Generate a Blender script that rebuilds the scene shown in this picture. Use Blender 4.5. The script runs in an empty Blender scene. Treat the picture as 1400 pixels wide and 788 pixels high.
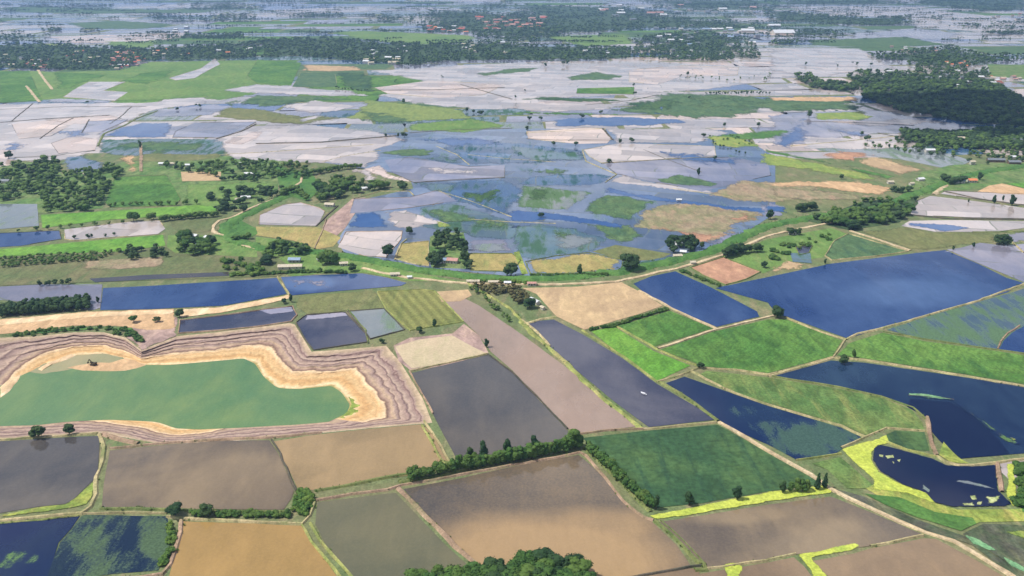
import bpy, bmesh, math, random
import numpy as np
from mathutils import Vector, noise as mnoise
from mathutils.geometry import delaunay_2d_cdt, tessellate_polygon
random.seed(7)
scn = bpy.context.scene
COL = scn.collection
R = math.radians

# ------------------------------------------------------------------ camera
CAM_H, FPX, PITCH = 300.0, 1212.0, R(20.1)
cam_d = bpy.data.cameras.new('camera'); cam = bpy.data.objects.new('camera', cam_d); COL.objects.link(cam)
cam.location = (0, 0, CAM_H); cam.rotation_euler = (math.pi/2 - PITCH, 0, 0)
cam_d.sensor_width = 36; cam_d.lens = FPX/1400*36
cam_d.clip_start = 1; cam_d.clip_end = 90000
scn.camera = cam
CP, SP = math.cos(PITCH), math.sin(PITCH)

def gp(px, py, z=0.0):
    """survey point: photograph pixel (1400x788) -> place on the plane at height z"""
    u = (px-700)/FPX; v = (py-394)/FPX
    dy = CP - v*SP; dz = -SP - v*CP
    if dz > -0.012: dz = -0.012
    t = (z-CAM_H)/dz
    return Vector((u*t, dy*t, z))

def lin(c):
    return [((x/255)/12.92 if x/255 <= .04045 else ((x/255+.055)/1.055)**2.4) for x in c]

# ------------------------------------------------------------------ objects
def mk(name, verts, faces, mat, parent=None, smooth=False, mats=None, midx=None):
    me = bpy.data.meshes.new(name); me.from_pydata([tuple(v) for v in verts], [], faces); me.update()
    for m in (mats or [mat]): me.materials.append(m)
    if midx is not None: me.polygons.foreach_set('material_index', midx)
    if smooth: me.polygons.foreach_set('use_smooth', [True]*len(me.polygons))
    o = bpy.data.objects.new(name, me); COL.objects.link(o)
    if parent: o.parent = parent
    return o

def struct(o): o['kind'] = 'structure'; return o
def tag(o, label, cat, group=None, kind=None):
    if label: o['label'] = label
    if cat: o['category'] = cat
    if group: o['group'] = group
    if kind: o['kind'] = kind
    return o
def empty(name, loc, rz=0, s=1):
    o = bpy.data.objects.new(name, None); COL.objects.link(o)
    o.location = loc; o.rotation_euler = (0, 0, rz); o.scale = (s, s, s); o.empty_display_size = .5
    return o

# ------------------------------------------------------------------ materials
def newmat(name):
    m = bpy.data.materials.new(name); m.use_nodes = True
    nt = m.node_tree; b = nt.nodes['Principled BSDF']
    return m, nt, b
def N(nt, t, **kw):
    n = nt.nodes.new(t)
    for k, v in kw.items(): setattr(n, k, v)
    return n
def noise_n(nt, vec, scale, detail=4, rough=.6, dist=0):
    n = N(nt, 'ShaderNodeTexNoise'); n.inputs['Scale'].default_value = scale
    n.inputs['Detail'].default_value = detail; n.inputs['Roughness'].default_value = rough
    n.inputs['Distortion'].default_value = dist
    nt.links.new(vec, n.inputs['Vector']); return n.outputs['Fac']
def ramp(nt, fac, a, b, ca=0.0, cb=1.0):
    n = N(nt, 'ShaderNodeMapRange'); n.interpolation_type = 'SMOOTHSTEP'
    n.inputs['From Min'].default_value = a; n.inputs['From Max'].default_value = b
    n.inputs['To Min'].default_value = ca; n.inputs['To Max'].default_value = cb
    nt.links.new(fac, n.inputs['Value']); return n.outputs['Result']
def mixc(nt, fac, a, b):
    n = N(nt, 'ShaderNodeMix', data_type='RGBA')
    if isinstance(fac, (int, float)): n.inputs[0].default_value = fac
    else: nt.links.new(fac, n.inputs[0])
    for i, c in ((6, a), (7, b)):
        if isinstance(c, (list, tuple)): n.inputs[i].default_value = (*c[:3], 1)
        else: nt.links.new(c, n.inputs[i])
    return n.outputs[2]
def mth(nt, op, a, b=None):
    n = N(nt, 'ShaderNodeMath', operation=op)
    for i, x in enumerate((a, b)):
        if x is None: continue
        if isinstance(x, (int, float)): n.inputs[i].default_value = x
        else: nt.links.new(x, n.inputs[i])
    return n.outputs[0]
def pos(nt, rot=0.0, sc=(1, 1, 1)):
    g = N(nt, 'ShaderNodeNewGeometry')
    m = N(nt, 'ShaderNodeMapping'); m.inputs['Rotation'].default_value = (0, 0, rot); m.inputs['Scale'].default_value = sc
    nt.links.new(g.outputs['Position'], m.inputs['Vector']); return m.outputs[0]

def water_mat(name, c1, c2, veg=None, vegamt=0.5, vrot=0.6, rough=.07, blot=0.012, bump=.12, nz=1.0, cells=None):
    """flooded paddy: body colour c1 (clear) .. c2 (muddy, also where the mesh attribute 'mud' says so), optional sprouts; some colours include painted sky reflection"""
    m, nt, b = newmat(name)
    P = pos(nt)
    n1 = noise_n(nt, P, blot, 5, .55, .6)
    at = N(nt, 'ShaderNodeAttribute', attribute_name='mud')
    PS = pos(nt, vrot, (1, .28, 1))
    n2 = noise_n(nt, PS, .05, 5, .6, .3)
    f = mth(nt, 'ADD', ramp(nt, n1, .36, .66, 0, .6*nz), at.outputs['Fac']) if veg is None else ramp(nt, n1, .36, .66, 0, .6)
    f = mth(nt, 'ADD', f, ramp(nt, n2, .4, .75, 0, .3*nz)); 
    cl = N(nt, 'ShaderNodeClamp'); nt.links.new(f, cl.inputs[0]); f = cl.outputs[0]
    col = mixc(nt, f, c1, c2)
    fine = noise_n(nt, P, .6, 4, .7)
    col = mixc(nt, ramp(nt, fine, .35, .7, 0, .08), col, [x*1.8+.01 for x in c2])
    silt = noise_n(nt, pos(nt, vrot, (1, .4, 1)), .16, 5, .75, .5)
    sv = N(nt, 'ShaderNodeVectorMath', operation='SCALE'); nt.links.new(col, sv.inputs[0]); nt.links.new(ramp(nt, silt, .3, .7, .955, 1.045), sv.inputs['Scale']); col = sv.outputs[0]
    if cells:
        # small paddies: each with its own silt tone, divided by thin grassy ridges that drown in places
        wv = N(nt, 'ShaderNodeTexNoise'); wv.inputs['Scale'].default_value = .006; wv.inputs['Detail'].default_value = 2; nt.links.new(P, wv.inputs['Vector'])
        sc_ = N(nt, 'ShaderNodeVectorMath', operation='SCALE'); sc_.inputs['Scale'].default_value = 70; nt.links.new(wv.outputs['Color'], sc_.inputs[0])
        ad = N(nt, 'ShaderNodeVectorMath', operation='ADD'); nt.links.new(pos(nt, .22), ad.inputs[0]); nt.links.new(sc_.outputs[0], ad.inputs[1])
        br = N(nt, 'ShaderNodeTexBrick'); br.inputs['Scale'].default_value = 1; br.inputs['Brick Width'].default_value = cells; br.inputs['Row Height'].default_value = cells*.62
        br.inputs['Mortar Size'].default_value = 1.1; br.inputs['Mortar Smooth'].default_value = .4; br.offset = .37; br.squash = 1.7; br.squash_frequency = 3
        br.inputs['Color1'].default_value = (0, 0, 0, 1); br.inputs['Color2'].default_value = (1, 1, 1, 1); br.inputs['Mortar'].default_value = (.5, .5, .5, 1)
        nt.links.new(ad.outputs[0], br.inputs['Vector'])
        tone = N(nt, 'ShaderNodeVectorMath', operation='SCALE'); nt.links.new(col, tone.inputs[0]); nt.links.new(ramp(nt, br.outputs['Color'], 0, 1, .72, 1.22), tone.inputs['Scale'])
        col = mixc(nt, mth(nt, 'MULTIPLY', br.outputs['Fac'], ramp(nt, noise_n(nt, P, .012, 3, .6), .42, .6, 0, .8)), tone.outputs[0], L(112,116,92))
    rg = rough
    if veg is not None:
        VS = pos(nt, vrot, (1, .16, 1))
        a1 = noise_n(nt, VS, .09, 6, .65, .4)
        a2 = noise_n(nt, P, .018, 3, .5)
        a3 = noise_n(nt, P, .7, 3, .7)
        a = mth(nt, 'ADD', mth(nt, 'MULTIPLY', a1, .5), mth(nt, 'ADD', mth(nt, 'MULTIPLY', a2, .35), mth(nt, 'MULTIPLY', a3, .15)))
        a = mth(nt, 'ADD', mth(nt, 'MULTIPLY', mth(nt, 'SUBTRACT', a, .5), 2.6), .5)
        a = mth(nt, 'ADD', a, mth(nt, 'MULTIPLY', at.outputs['Fac'], .42))
        vm = ramp(nt, a, .92-.80*vegamt, 1.22-.80*vegamt, 0, min(1, .6+vegamt*.4))
        vcol = mixc(nt, ramp(nt, a3, .35, .65), [x*.75 for x in veg], [x*1.3 for x in veg])
        col = mixc(nt, vm, col, vcol)
        rg = ramp(nt, vm, 0, 1, rough, .75)
        sp = ramp(nt, vm, 0, 1, .8, .12); nt.links.new(sp, b.inputs['Specular IOR Level'])
    else: b.inputs['Specular IOR Level'].default_value = .8
    nt.links.new(col, b.inputs['Base Color'])
    if isinstance(rg, float):
        r0 = ramp(nt, noise_n(nt, pos(nt, .3, (1, .3, 1)), .02, 4, .6, .5), .35, .7, rough*.6, rough*2.6)
        nt.links.new(r0, b.inputs['Roughness'])
    else: nt.links.new(rg, b.inputs['Roughness'])
    b.inputs['IOR'].default_value = 1.36
    w = noise_n(nt, pos(nt, .9, (1, .45, 1)), 1.3, 3, .6)
    bp = N(nt, 'ShaderNodeBump'); bp.inputs['Strength'].default_value = bump; bp.inputs['Distance'].default_value = .04
    nt.links.new(w, bp.inputs['Height']); nt.links.new(bp.outputs[0], b.inputs['Normal'])
    return m

def land_mat(name, c1, c2, c3=None, rot=0.6, rows=0.0, rowamt=.25, blot=.012, rough=.9, fine=.5, bump=.5, stretch=.3, mid=.2, fc=.34, dist=1.2):
    m, nt, b = newmat(name)
    P = pos(nt)
    n1 = noise_n(nt, P, blot, 6, .62, .5)
    n2 = noise_n(nt, pos(nt, rot, (1, stretch, 1)), .07, 6, .7, .3)
    n3 = noise_n(nt, P, fine, 5, .75)
    col = mixc(nt, ramp(nt, n1, .35, .65), c1, c2)
    if c3 is not None: col = mixc(nt, ramp(nt, n2, .48, .68, 0, .8), col, c3)
    n4 = noise_n(nt, pos(nt, rot, (1, .55, 1)), .11, 5, .7, .8)
    dk = mth(nt, 'MULTIPLY', ramp(nt, n3, .25, .75, 1-fc, 1+fc), ramp(nt, n4, .3, .72, 1-mid, 1+mid))
    if rows:
        w = N(nt, 'ShaderNodeTexWave', wave_type='BANDS', bands_direction='X')
        w.inputs['Scale'].default_value = rows; w.inputs['Distortion'].default_value = dist; w.inputs['Detail'].default_value = 2
        nt.links.new(pos(nt, rot), w.inputs['Vector'])
        dk = mth(nt, 'MULTIPLY', dk, ramp(nt, w.outputs['Fac'], 0, 1, 1-rowamt, 1+rowamt*.6))
    mm = N(nt, 'ShaderNodeVectorMath', operation='SCALE')
    nt.links.new(col, mm.inputs[0]); nt.links.new(dk, mm.inputs['Scale'])
    nt.links.new(mm.outputs[0], b.inputs['Base Color'])
    b.inputs['Roughness'].default_value = rough; b.inputs['Specular IOR Level'].default_value = .2
    bp = N(nt, 'ShaderNodeBump'); bp.inputs['Strength'].default_value = bump; bp.inputs['Distance'].default_value = .4
    nt.links.new(n3, bp.inputs['Height']); nt.links.new(bp.outputs[0], b.inputs['Normal'])
    return m

def L(*c): return [x*.92 for x in lin(c)]
M = {}
# flooded paddies: clear -> muddy body colours; sky reflection painted into blue, sky and lilac
_d = gp(561,452)-gp(516,399); ROT_STRIPE = math.pi/2-math.atan2(_d.y, _d.x)
M['pale'] = water_mat('pale_flood_water', L(176,168,168), L(216,198,186), rough=.10, blot=.004, cells=62)
M['pink'] = water_mat('pinkish_flood_water', L(206,184,172), L(226,202,184), rough=.12, blot=.005, cells=70)
M['lilac'] = water_mat('lilac_flood_water', L(116,120,144), L(168,160,168), rough=.08, blot=.005, cells=75)
M['plain'] = water_mat('plain_flood_water', L(84,104,134), L(140,148,166), veg=L(80,112,90), vegamt=.42, rough=.07, blot=.004, cells=75)
M['sky'] = water_mat('sky_blue_water', L(40,78,136), L(76,108,156), rough=.06)
M['blue'] = water_mat('blue_flood_water', L(20,48,100), L(80,104,146), rough=.05, blot=.006, nz=.8)
M['navy'] = water_mat('navy_flood_water', L(10,30,66), L(58,82,104), rough=.04, blot=.007, nz=.8)
M['deep'] = water_mat('deep_pond_water', L(6,18,56), L(16,30,60), rough=.03)
M['violet'] = water_mat('violet_grey_water', L(48,52,76), L(96,94,104), rough=.04, blot=.012)
M['grey'] = water_mat('grey_flood_water', L(62,62,66), L(108,100,90), rough=.04, blot=.009)
M['gbrown'] = water_mat('grey_brown_water', L(94,84,74), L(142,124,98), rough=.05, blot=.009, nz=1.2)
M['brown'] = water_mat('brown_flood_water', L(118,100,80), L(152,128,98), rough=.06, nz=1.2)
M['tan'] = water_mat('tan_muddy_water', L(138,118,84), L(168,142,102), rough=.06, nz=1.2)
M['pinkw'] = water_mat('pinkish_mud_water', L(146,126,112), L(166,142,126), rough=.2)
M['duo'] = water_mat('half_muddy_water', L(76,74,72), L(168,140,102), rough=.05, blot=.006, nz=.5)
M['orange'] = water_mat('ochre_muddy_water', L(154,126,76), L(178,144,88), rough=.06, nz=1.2)
M['olivew'] = water_mat('olive_water', L(98,98,76), L(120,114,86), rough=.05, nz=1.2)
M['pond'] = water_mat('green_pond_water', L(86,124,80), L(134,152,90), rough=.07, blot=.008)
M['pondd'] = water_mat('deeper_pond_water', L(62,100,84), L(84,122,88), rough=.06)
M['shallow']=water_mat('shallow_sandy_water', L(150,150,106), L(180,164,122), rough=.1)
M['teal'] = water_mat('flooded_rice', L(74,102,116), L(106,124,130), veg=L(66,100,72), vegamt=.66, cells=80)
M['tealb'] = water_mat('flooded_rice_blue', L(46,84,128), L(84,112,142), veg=L(56,92,86), vegamt=.56, cells=85)
M['veg']   = water_mat('weedy_water', L(114,124,130), L(140,144,142), veg=L(112,134,104), vegamt=.6, vrot=.2)
M['vegg']  = water_mat('green_weedy_water', L(66,88,104), L(92,108,118), veg=L(92,120,84), vegamt=.72, vrot=.2)
M['vegdk'] = water_mat('weedy_dark_water', L(18,34,60), L(36,52,62), veg=L(84,106,76), vegamt=.64, vrot=.5)
M['vegnv'] = water_mat('weedy_navy_water', L(12,32,72), L(36,58,84), veg=L(72,100,82), vegamt=.36, vrot=.9)
M['vegbr'] = water_mat('weeds_on_dark_pool', L(14,28,72), L(30,46,72), veg=L(112,148,66), vegamt=.06, vrot=.5)
M['streaky'] = water_mat('streaked_flooded_crop', L(118,126,124), L(150,150,146), veg=L(84,116,72), vegamt=.78, vrot=.75)
M['darkw'] = water_mat('dark_channel_water', L(62,58,60), L(84,78,74), rough=.12)
# land
M['ground']= land_mat('ground_earth_grass', L(124,126,88), L(104,122,78), L(150,138,106), blot=.01)
M['green'] = land_mat('green_rice', L(76,118,52), L(106,142,66), L(62,104,52), rows=.08, rowamt=.06, mid=.3, blot=.009, dist=1.0)
M['bright'] = land_mat('bright_grass', L(98,150,56), L(118,160,66), L(84,132,54), rows=.09, rowamt=.05, mid=.26, dist=1.0)
M['farm']  = land_mat('pasture_green', L(98,132,68), L(118,146,76), L(134,148,88), blot=.006)
M['lens'] = land_mat('dull_green_crop', L(80,110,74), L(98,122,80), L(66,98,76), mid=.28, blot=.02)
M['dkgreen'] = land_mat('deep_green_rice', L(58,90,58), L(82,110,64), L(46,76,56), rot=1.4, rows=.08, rowamt=.04, stretch=.12, blot=.014, fine=.25, mid=.2, dist=.5)
M['olive'] = land_mat('olive_crop', L(124,126,80), L(110,118,74), L(138,134,92))
M['dolive']= land_mat('dull_olive_field', L(104,116,74), L(122,118,84), L(88,108,66), rot=1.5)
M['yellow'] = land_mat('ripening_rice', L(158,150,92), L(176,156,102), L(138,144,84))
M['lime'] = land_mat('yellow_green_rice', L(142,158,80), L(124,148,76), L(168,166,92))
M['stripe'] = land_mat('striped_olive_crop', L(122,128,72), L(140,140,82), L(108,120,68), rot=ROT_STRIPE, rows=.035, rowamt=.2, stretch=.05, mid=.1, dist=.25)
M['tansoil'] = land_mat('tan_fallow_soil', L(200,172,132), L(178,152,120), L(214,186,142), rot=1.5, mid=.12, fc=.14, bump=.2)
M['tanor'] = land_mat('orange_tan_soil', L(212,176,134), L(194,160,122), L(222,190,148), fc=.14, bump=.2)
M['brick'] = land_mat('reddish_soil', L(190,146,118), L(170,130,106), L(206,164,130), fc=.14, bump=.2)
M['brownv']= land_mat('brown_green_fallow', L(160,142,116), L(134,134,96), L(176,148,122), blot=.02, mid=.25)
M['mauve'] = land_mat('mauve_spoil_soil', L(184,156,144), L(158,134,126), L(206,178,156), blot=.04, mid=.25, fc=.14, bump=.2)
M['sand'] = land_mat('bright_sand', L(232,202,160), L(216,184,142), L(242,218,182), blot=.04, fc=.14, bump=.2)
M['drypond'] = land_mat('dry_basin_clay', L(196,180,148), L(208,186,156), L(184,174,136), mid=.08, fc=.14, bump=.2)
M['duck'] = land_mat('duckweed', L(182,194,78), L(198,206,92), L(156,178,76), blot=.05, rough=.6, mid=.1)
M['yellowgr']=land_mat('yellow_green_bank', L(156,164,78), L(126,148,70), L(184,170,98), blot=.05, mid=.3)
M['marsh'] = land_mat('dark_marsh_soil', L(92,92,80), L(76,92,64), L(120,120,88), blot=.05, mid=.35)
M['mint'] = land_mat('mint_green_weed', L(110,156,110), L(136,176,128), L(92,136,98), blot=.08, mid=.3)
M['under'] = land_mat('wood_undergrowth', L(64,86,56), L(80,100,62), L(50,70,52), blot=.03)
M['villagegr'] = land_mat('village_ground', L(96,130,68), L(126,140,88), L(78,112,60), blot=.03, mid=.3)
M['limeb'] = land_mat('pale_green_meadow', L(122,142,78), L(136,150,86), L(108,130,78), blot=.005)
M['float'] = land_mat('floating_weed', L(166,178,116), L(190,196,140), L(140,160,96), blot=.1, mid=.2)
M['rough'] = land_mat('rough_weedy_crop', L(84,116,62), L(110,132,72), L(134,140,80), blot=.02, mid=.3, stretch=.2, rot=1.2)
# ridges
M['s'] = land_mat('sandy_bund', L(196,178,136), L(166,158,112), L(122,134,80), blot=.05, fine=.8, mid=.3)
M['p'] = land_mat('pink_clay_bund', L(178,150,126), L(154,130,106), L(134,132,92), blot=.05, fine=.8, mid=.3)
M['g'] = land_mat('grassy_bund', L(104,118,66), L(132,136,84), L(84,106,58), blot=.08, fine=.8)
M['y'] = land_mat('yellow_grass_bund', L(166,168,98), L(126,140,76), L(180,168,114), blot=.06, fine=.8, mid=.3)
M['d'] = land_mat('dark_mud_bund', L(98,90,78), L(84,86,72), L(120,108,88), blot=.08, fine=.8)
M['levee'] = land_mat('grassy_levee', L(78,120,56), L(96,132,66), L(62,104,54), blot=.02)
M['path'] = land_mat('dirt_path', L(208,188,150), L(190,168,134), L(220,202,168), blot=.05)
SOFT = {}
def soft(kind):
    """same surface, but petering out in patches towards its edge (crop thinning into the flood)"""
    if kind not in SOFT:
        m = M[kind].copy(); nt = m.node_tree; b = nt.nodes['Principled BSDF']
        at = N(nt, 'ShaderNodeAttribute', attribute_name='edge')
        n1 = noise_n(nt, pos(nt, .3, (1, .6, 1)), .022, 6, .7, .6); n2 = noise_n(nt, pos(nt), .2, 4, .7)
        a = mth(nt, 'ADD', at.outputs['Fac'], mth(nt, 'ADD', mth(nt, 'MULTIPLY', mth(nt, 'SUBTRACT', n1, .5), 4.0), mth(nt, 'MULTIPLY', mth(nt, 'SUBTRACT', n2, .5), 1.6)))
        nt.links.new(ramp(nt, a, .25, .75), b.inputs['Alpha']); SOFT[kind] = m
    return SOFT[kind]
SOFTKINDS = {'tanor','lime','tansoil','brick','sky','teal','tealb','lens','brownv','brick','streaky','lime','dkgreen','veg','limeb','farm','olive','levee','yellowgr','mint','brownv','rough','villagegr','dolive','green','lilac','pale','pink'}
WATERS = {'plain','pale','pink','lilac','sky','blue','navy','deep','violet','grey','gbrown','brown','tan','duo','orange','olivew','pond','pondd','shallow','pinkw',
          'teal','tealb','veg','vegdk','vegg','vegnv','vegbr','streaky','darkw'}

# ------------------------------------------------------------------ sheets
LEVEL = {1: .12, 2: .25, 3: .38, 4: .51}
_cnt = [0]
def pts_of(s): return [tuple(map(float, p.split(','))) for p in s.split()]
def wobble(world, amt, seg, closed=True, seed=0):
    out = []; n = len(world)
    for i in range(n if closed else n-1):
        a, b = world[i], world[(i+1) % n]
        d = (b-a).length; k = max(1, min(60, int(d/seg)))
        for j in range(k):
            p = a.lerp(b, j/k)
            if j or amt > seg*.2:
                q = Vector((p.x/(seg*2.2)+seed, p.y/(seg*2.2), .5))
                p = p + Vector((mnoise.noise(q), mnoise.noise(q+Vector((31, 7, 3))), 0))*amt
            out.append(p)
    if not closed: out.append(world[-1].copy())
    return out
def sheet(kind, s, lvl=2, edge='', w=None, rag=0.0, mud=None, name=None, eh=None, zz=None):
    """one field; rag = raggedness of its outline in pixels; mud = [(px,py,radius px,amount)] silty or weedy patches, or a painted cloud reflection"""
    pp = pts_of(s) if isinstance(s, str) else s
    _cnt[0] += 1
    z = LEVEL[lvl] + (_cnt[0] % 120)*.001 if zz is None else zz
    ym = sum(p[1] for p in pp)/len(pp)
    mpp = max(.4, gp(700, ym).length/FPX)          # metres per pixel across the view
    wp = [gp(x, y, z) for x, y in pp]
    seg = max(6, mpp*9)
    wb = wobble(wp, max(rag, .35)*mpp*1.6, seg, seed=_cnt[0]*3.1)
    if rag >= .5: wb = wobble(wb, rag*mpp*1.3, max(2.2, mpp*2.2), seed=_cnt[0]*1.7)
    verts = [Vector((p.x, p.y)) for p in wb]
    n = len(verts)
    extra = []
    sf = rag >= .5 or (rag > 0 and not edge and kind in SOFTKINDS)
    if mud or sf:
        xs = [p.x for p in verts]; ys = [p.y for p in verts]
        st = max((max(xs)-min(xs)), (max(ys)-min(ys)))/46
        x = min(xs)
        while x < max(xs):
            y = min(ys)
            while y < max(ys):
                q = Vector((x+random.uniform(-.2, .2)*st, y+random.uniform(-.2, .2)*st))
                if inside(q, verts): extra.append(q)
                y += st
            x += st
    co, ed, fa, *_ = delaunay_2d_cdt(verts+extra, [], [list(range(n))], 1, 1e-4)
    nm = name or ('water' if kind in WATERS else 'field')
    o = mk(nm, [(v.x, v.y, z) for v in co], fa, soft(kind) if sf else M[kind])
    me = o.data
    if me.polygons and me.polygons[0].normal.z < 0: me.flip_normals()
    if sf:
        A = np.array([(v.x, v.y) for v in verts]); B = np.roll(A, -1, 0); D = B-A; LL = np.maximum((D**2).sum(1), 1e-9)
        C = np.array([(v.x, v.y) for v in co])
        T_ = np.clip(((C[:, None, :]-A[None])*D[None]).sum(2)/LL[None], 0, 1)
        dd = np.sqrt((((A[None]+T_[..., None]*D[None])-C[:, None, :])**2).sum(2)).min(1)
        e = me.attributes.new('edge', 'FLOAT', 'POINT'); e.data.foreach_set('value', (dd/(max(rag, .5)*mpp*(6 if ym > 400 else 22))).astype(np.float32))
    if mud:
        at = me.attributes.new('mud', 'FLOAT', 'POINT')
        vals = []
        bl = [(gp(x, y, z), r, a) for x, y, r, a in mud]
        for v in co:
            t = 0
            for (c, r, a) in bl:
                px, py = tp(v.x, v.y, z); qx, qy = tp(c.x, c.y, z)
                rx, ry = (r if isinstance(r, tuple) else (r, r*.55))
                wv = 6*mnoise.noise(Vector((v.x/40, v.y/40, 0)))
                d = math.hypot((px-qx+wv)/rx, (py-qy+wv*.5)/ry)
                t = max(t, a*max(0, min(1, (1.25-d)/.6)))
            vals.append(t)
        at.data.foreach_set('value', vals)
    struct(o)
    if edge:
        ring = [Vector((p.x, p.y, 0)) for p in wb]
        if ym > 335: ridge(edge, None, w or 1.5, eh or .7, world=ring, closed=True)
        else:
            run = []
            for k, p in enumerate(ring+[ring[0]]):
                if mnoise.noise(Vector((p.x/90, p.y/160, _cnt[0]))) > -.08: run.append(p)
                else:
                    if len(run) > 2: ridge(edge, None, (w or 1.5)*.8, .4, world=run)
                    run = []
            if len(run) > 2: ridge(edge, None, (w or 1.5)*.8, .4, world=run)
    return o
def inside(q, poly):
    c = False; n = len(poly); j = n-1
    for i in range(n):
        a, b = poly[i], poly[j]
        if (a[1] > q[1]) != (b[1] > q[1]) and q[0] < (b[0]-a[0])*(q[1]-a[1])/(b[1]-a[1])+a[0]: c = not c
        j = i
    return c
def tp(x, y, z):
    """place -> survey pixel"""
    dz = z-CAM_H
    yc = y*CP - dz*SP; zc = y*SP + dz*CP
    return 700+FPX*x/yc, 394-FPX*zc/yc

RIDGES = []
def ridge(style, s, w=2.0, h=.8, world=None, closed=False, name='embankment', top=.45, tuft=0):
    """earth bank: trapezoid section swept along a line"""
    h += .35
    if world is None and not tuft and style in 'sgyp' and name == 'embankment': tuft = .13
    if world is None: world = wobble([gp(x, y) for x, y in pts_of(s)], .8, 9, closed=False, seed=w)
    if tuft: RIDGES.append((world, w, tuft))
    n = len(world); V = []; Fc = []
    for i, p in enumerate(world):
        a = world[(i-1) % n] if (closed or i) else p
        b = world[(i+1) % n] if (closed or i < n-1) else p
        t = (b-a); t.z = 0
        if t.length < 1e-6: t = Vector((1, 0, 0))
        t.normalize(); s_ = Vector((-t.y, t.x, 0))
        q = Vector((p.x*.11, p.y*.11, w))
        ww = w*(1+.45*mnoise.noise(q)); hh = h*(1+.3*mnoise.noise(q*2))
        off = .3*w*mnoise.noise(q+Vector((9, 9, 9)))
        for k, zz in ((-.5, -.02), (-.5*top, hh), (.5*top, hh*.96), (.5, -.02)):
            V.append(p + s_*(k*ww+off) + Vector((0, 0, zz-p.z)))
    m = n if closed else n-1
    for i in range(m):
        j = (i+1) % n
        for k in range(3): Fc.append((i*4+k, j*4+k, j*4+k+1, i*4+k+1))
    o = mk(name, V, Fc, M[style]); 
    bm = bmesh.new(); bm.from_mesh(o.data); bmesh.ops.recalc_face_normals(bm, faces=bm.faces); bm.to_mesh(o.data); bm.free()
    if o.data.polygons[1].normal.z < 0: o.data.flip_normals()
    return struct(o)
# ------------------------------------------------------------------ excavated pit with terraces (dug below the fields)
PIT = [((-150,470),(-90,535)),((0,462),(0,528)),((51,460),(51,504)),((101,454.6),(100,487)),((142,454.6),(140,484)),((172,462),(167,489)),
 ((193,479),(193,499)),((241,460),(228,499)),((300,454),(290,494)),((350,448),(333,490)),((396,442),(350,498)),((403,444),(358,513)),
 ((426,481),(378,530)),((470,478),(410,532)),((528,473),(452,527)),((548,496),(466,536)),((578,545),(479,554)),((591,578),(474,566)),
 ((500,586),(450,577)),((420,594),(401,581)),((350,601),(350,584)),((260,606),(270,588)),((215,606),(241,586)),((180,600),(215,577)),
 ((140,592),(152,574)),((95,596),(101,576)),((51,599),(51,581)),((0,603),(0,583)),((-150,615),(-90,590))]
PROF = [(0,.05),(.03,-.1),(.13,-.35),(.17,-1.5),(.27,-1.6),(.30,-2.4),(.42,-2.5),(.46,-3.3),(.60,-3.5),(.64,-4.2),(.80,-4.7),(1.0,-5.2),(1.12,-5.9)]
PITZ = -5.15
def tf_(q):
    x, y = q
    if y > 583: return .5+.5*max(0, min(1, 1.4-abs(x-205)/75))
    if x < 70: return .55+.45*max(0, x)/70
    return 1
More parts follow.
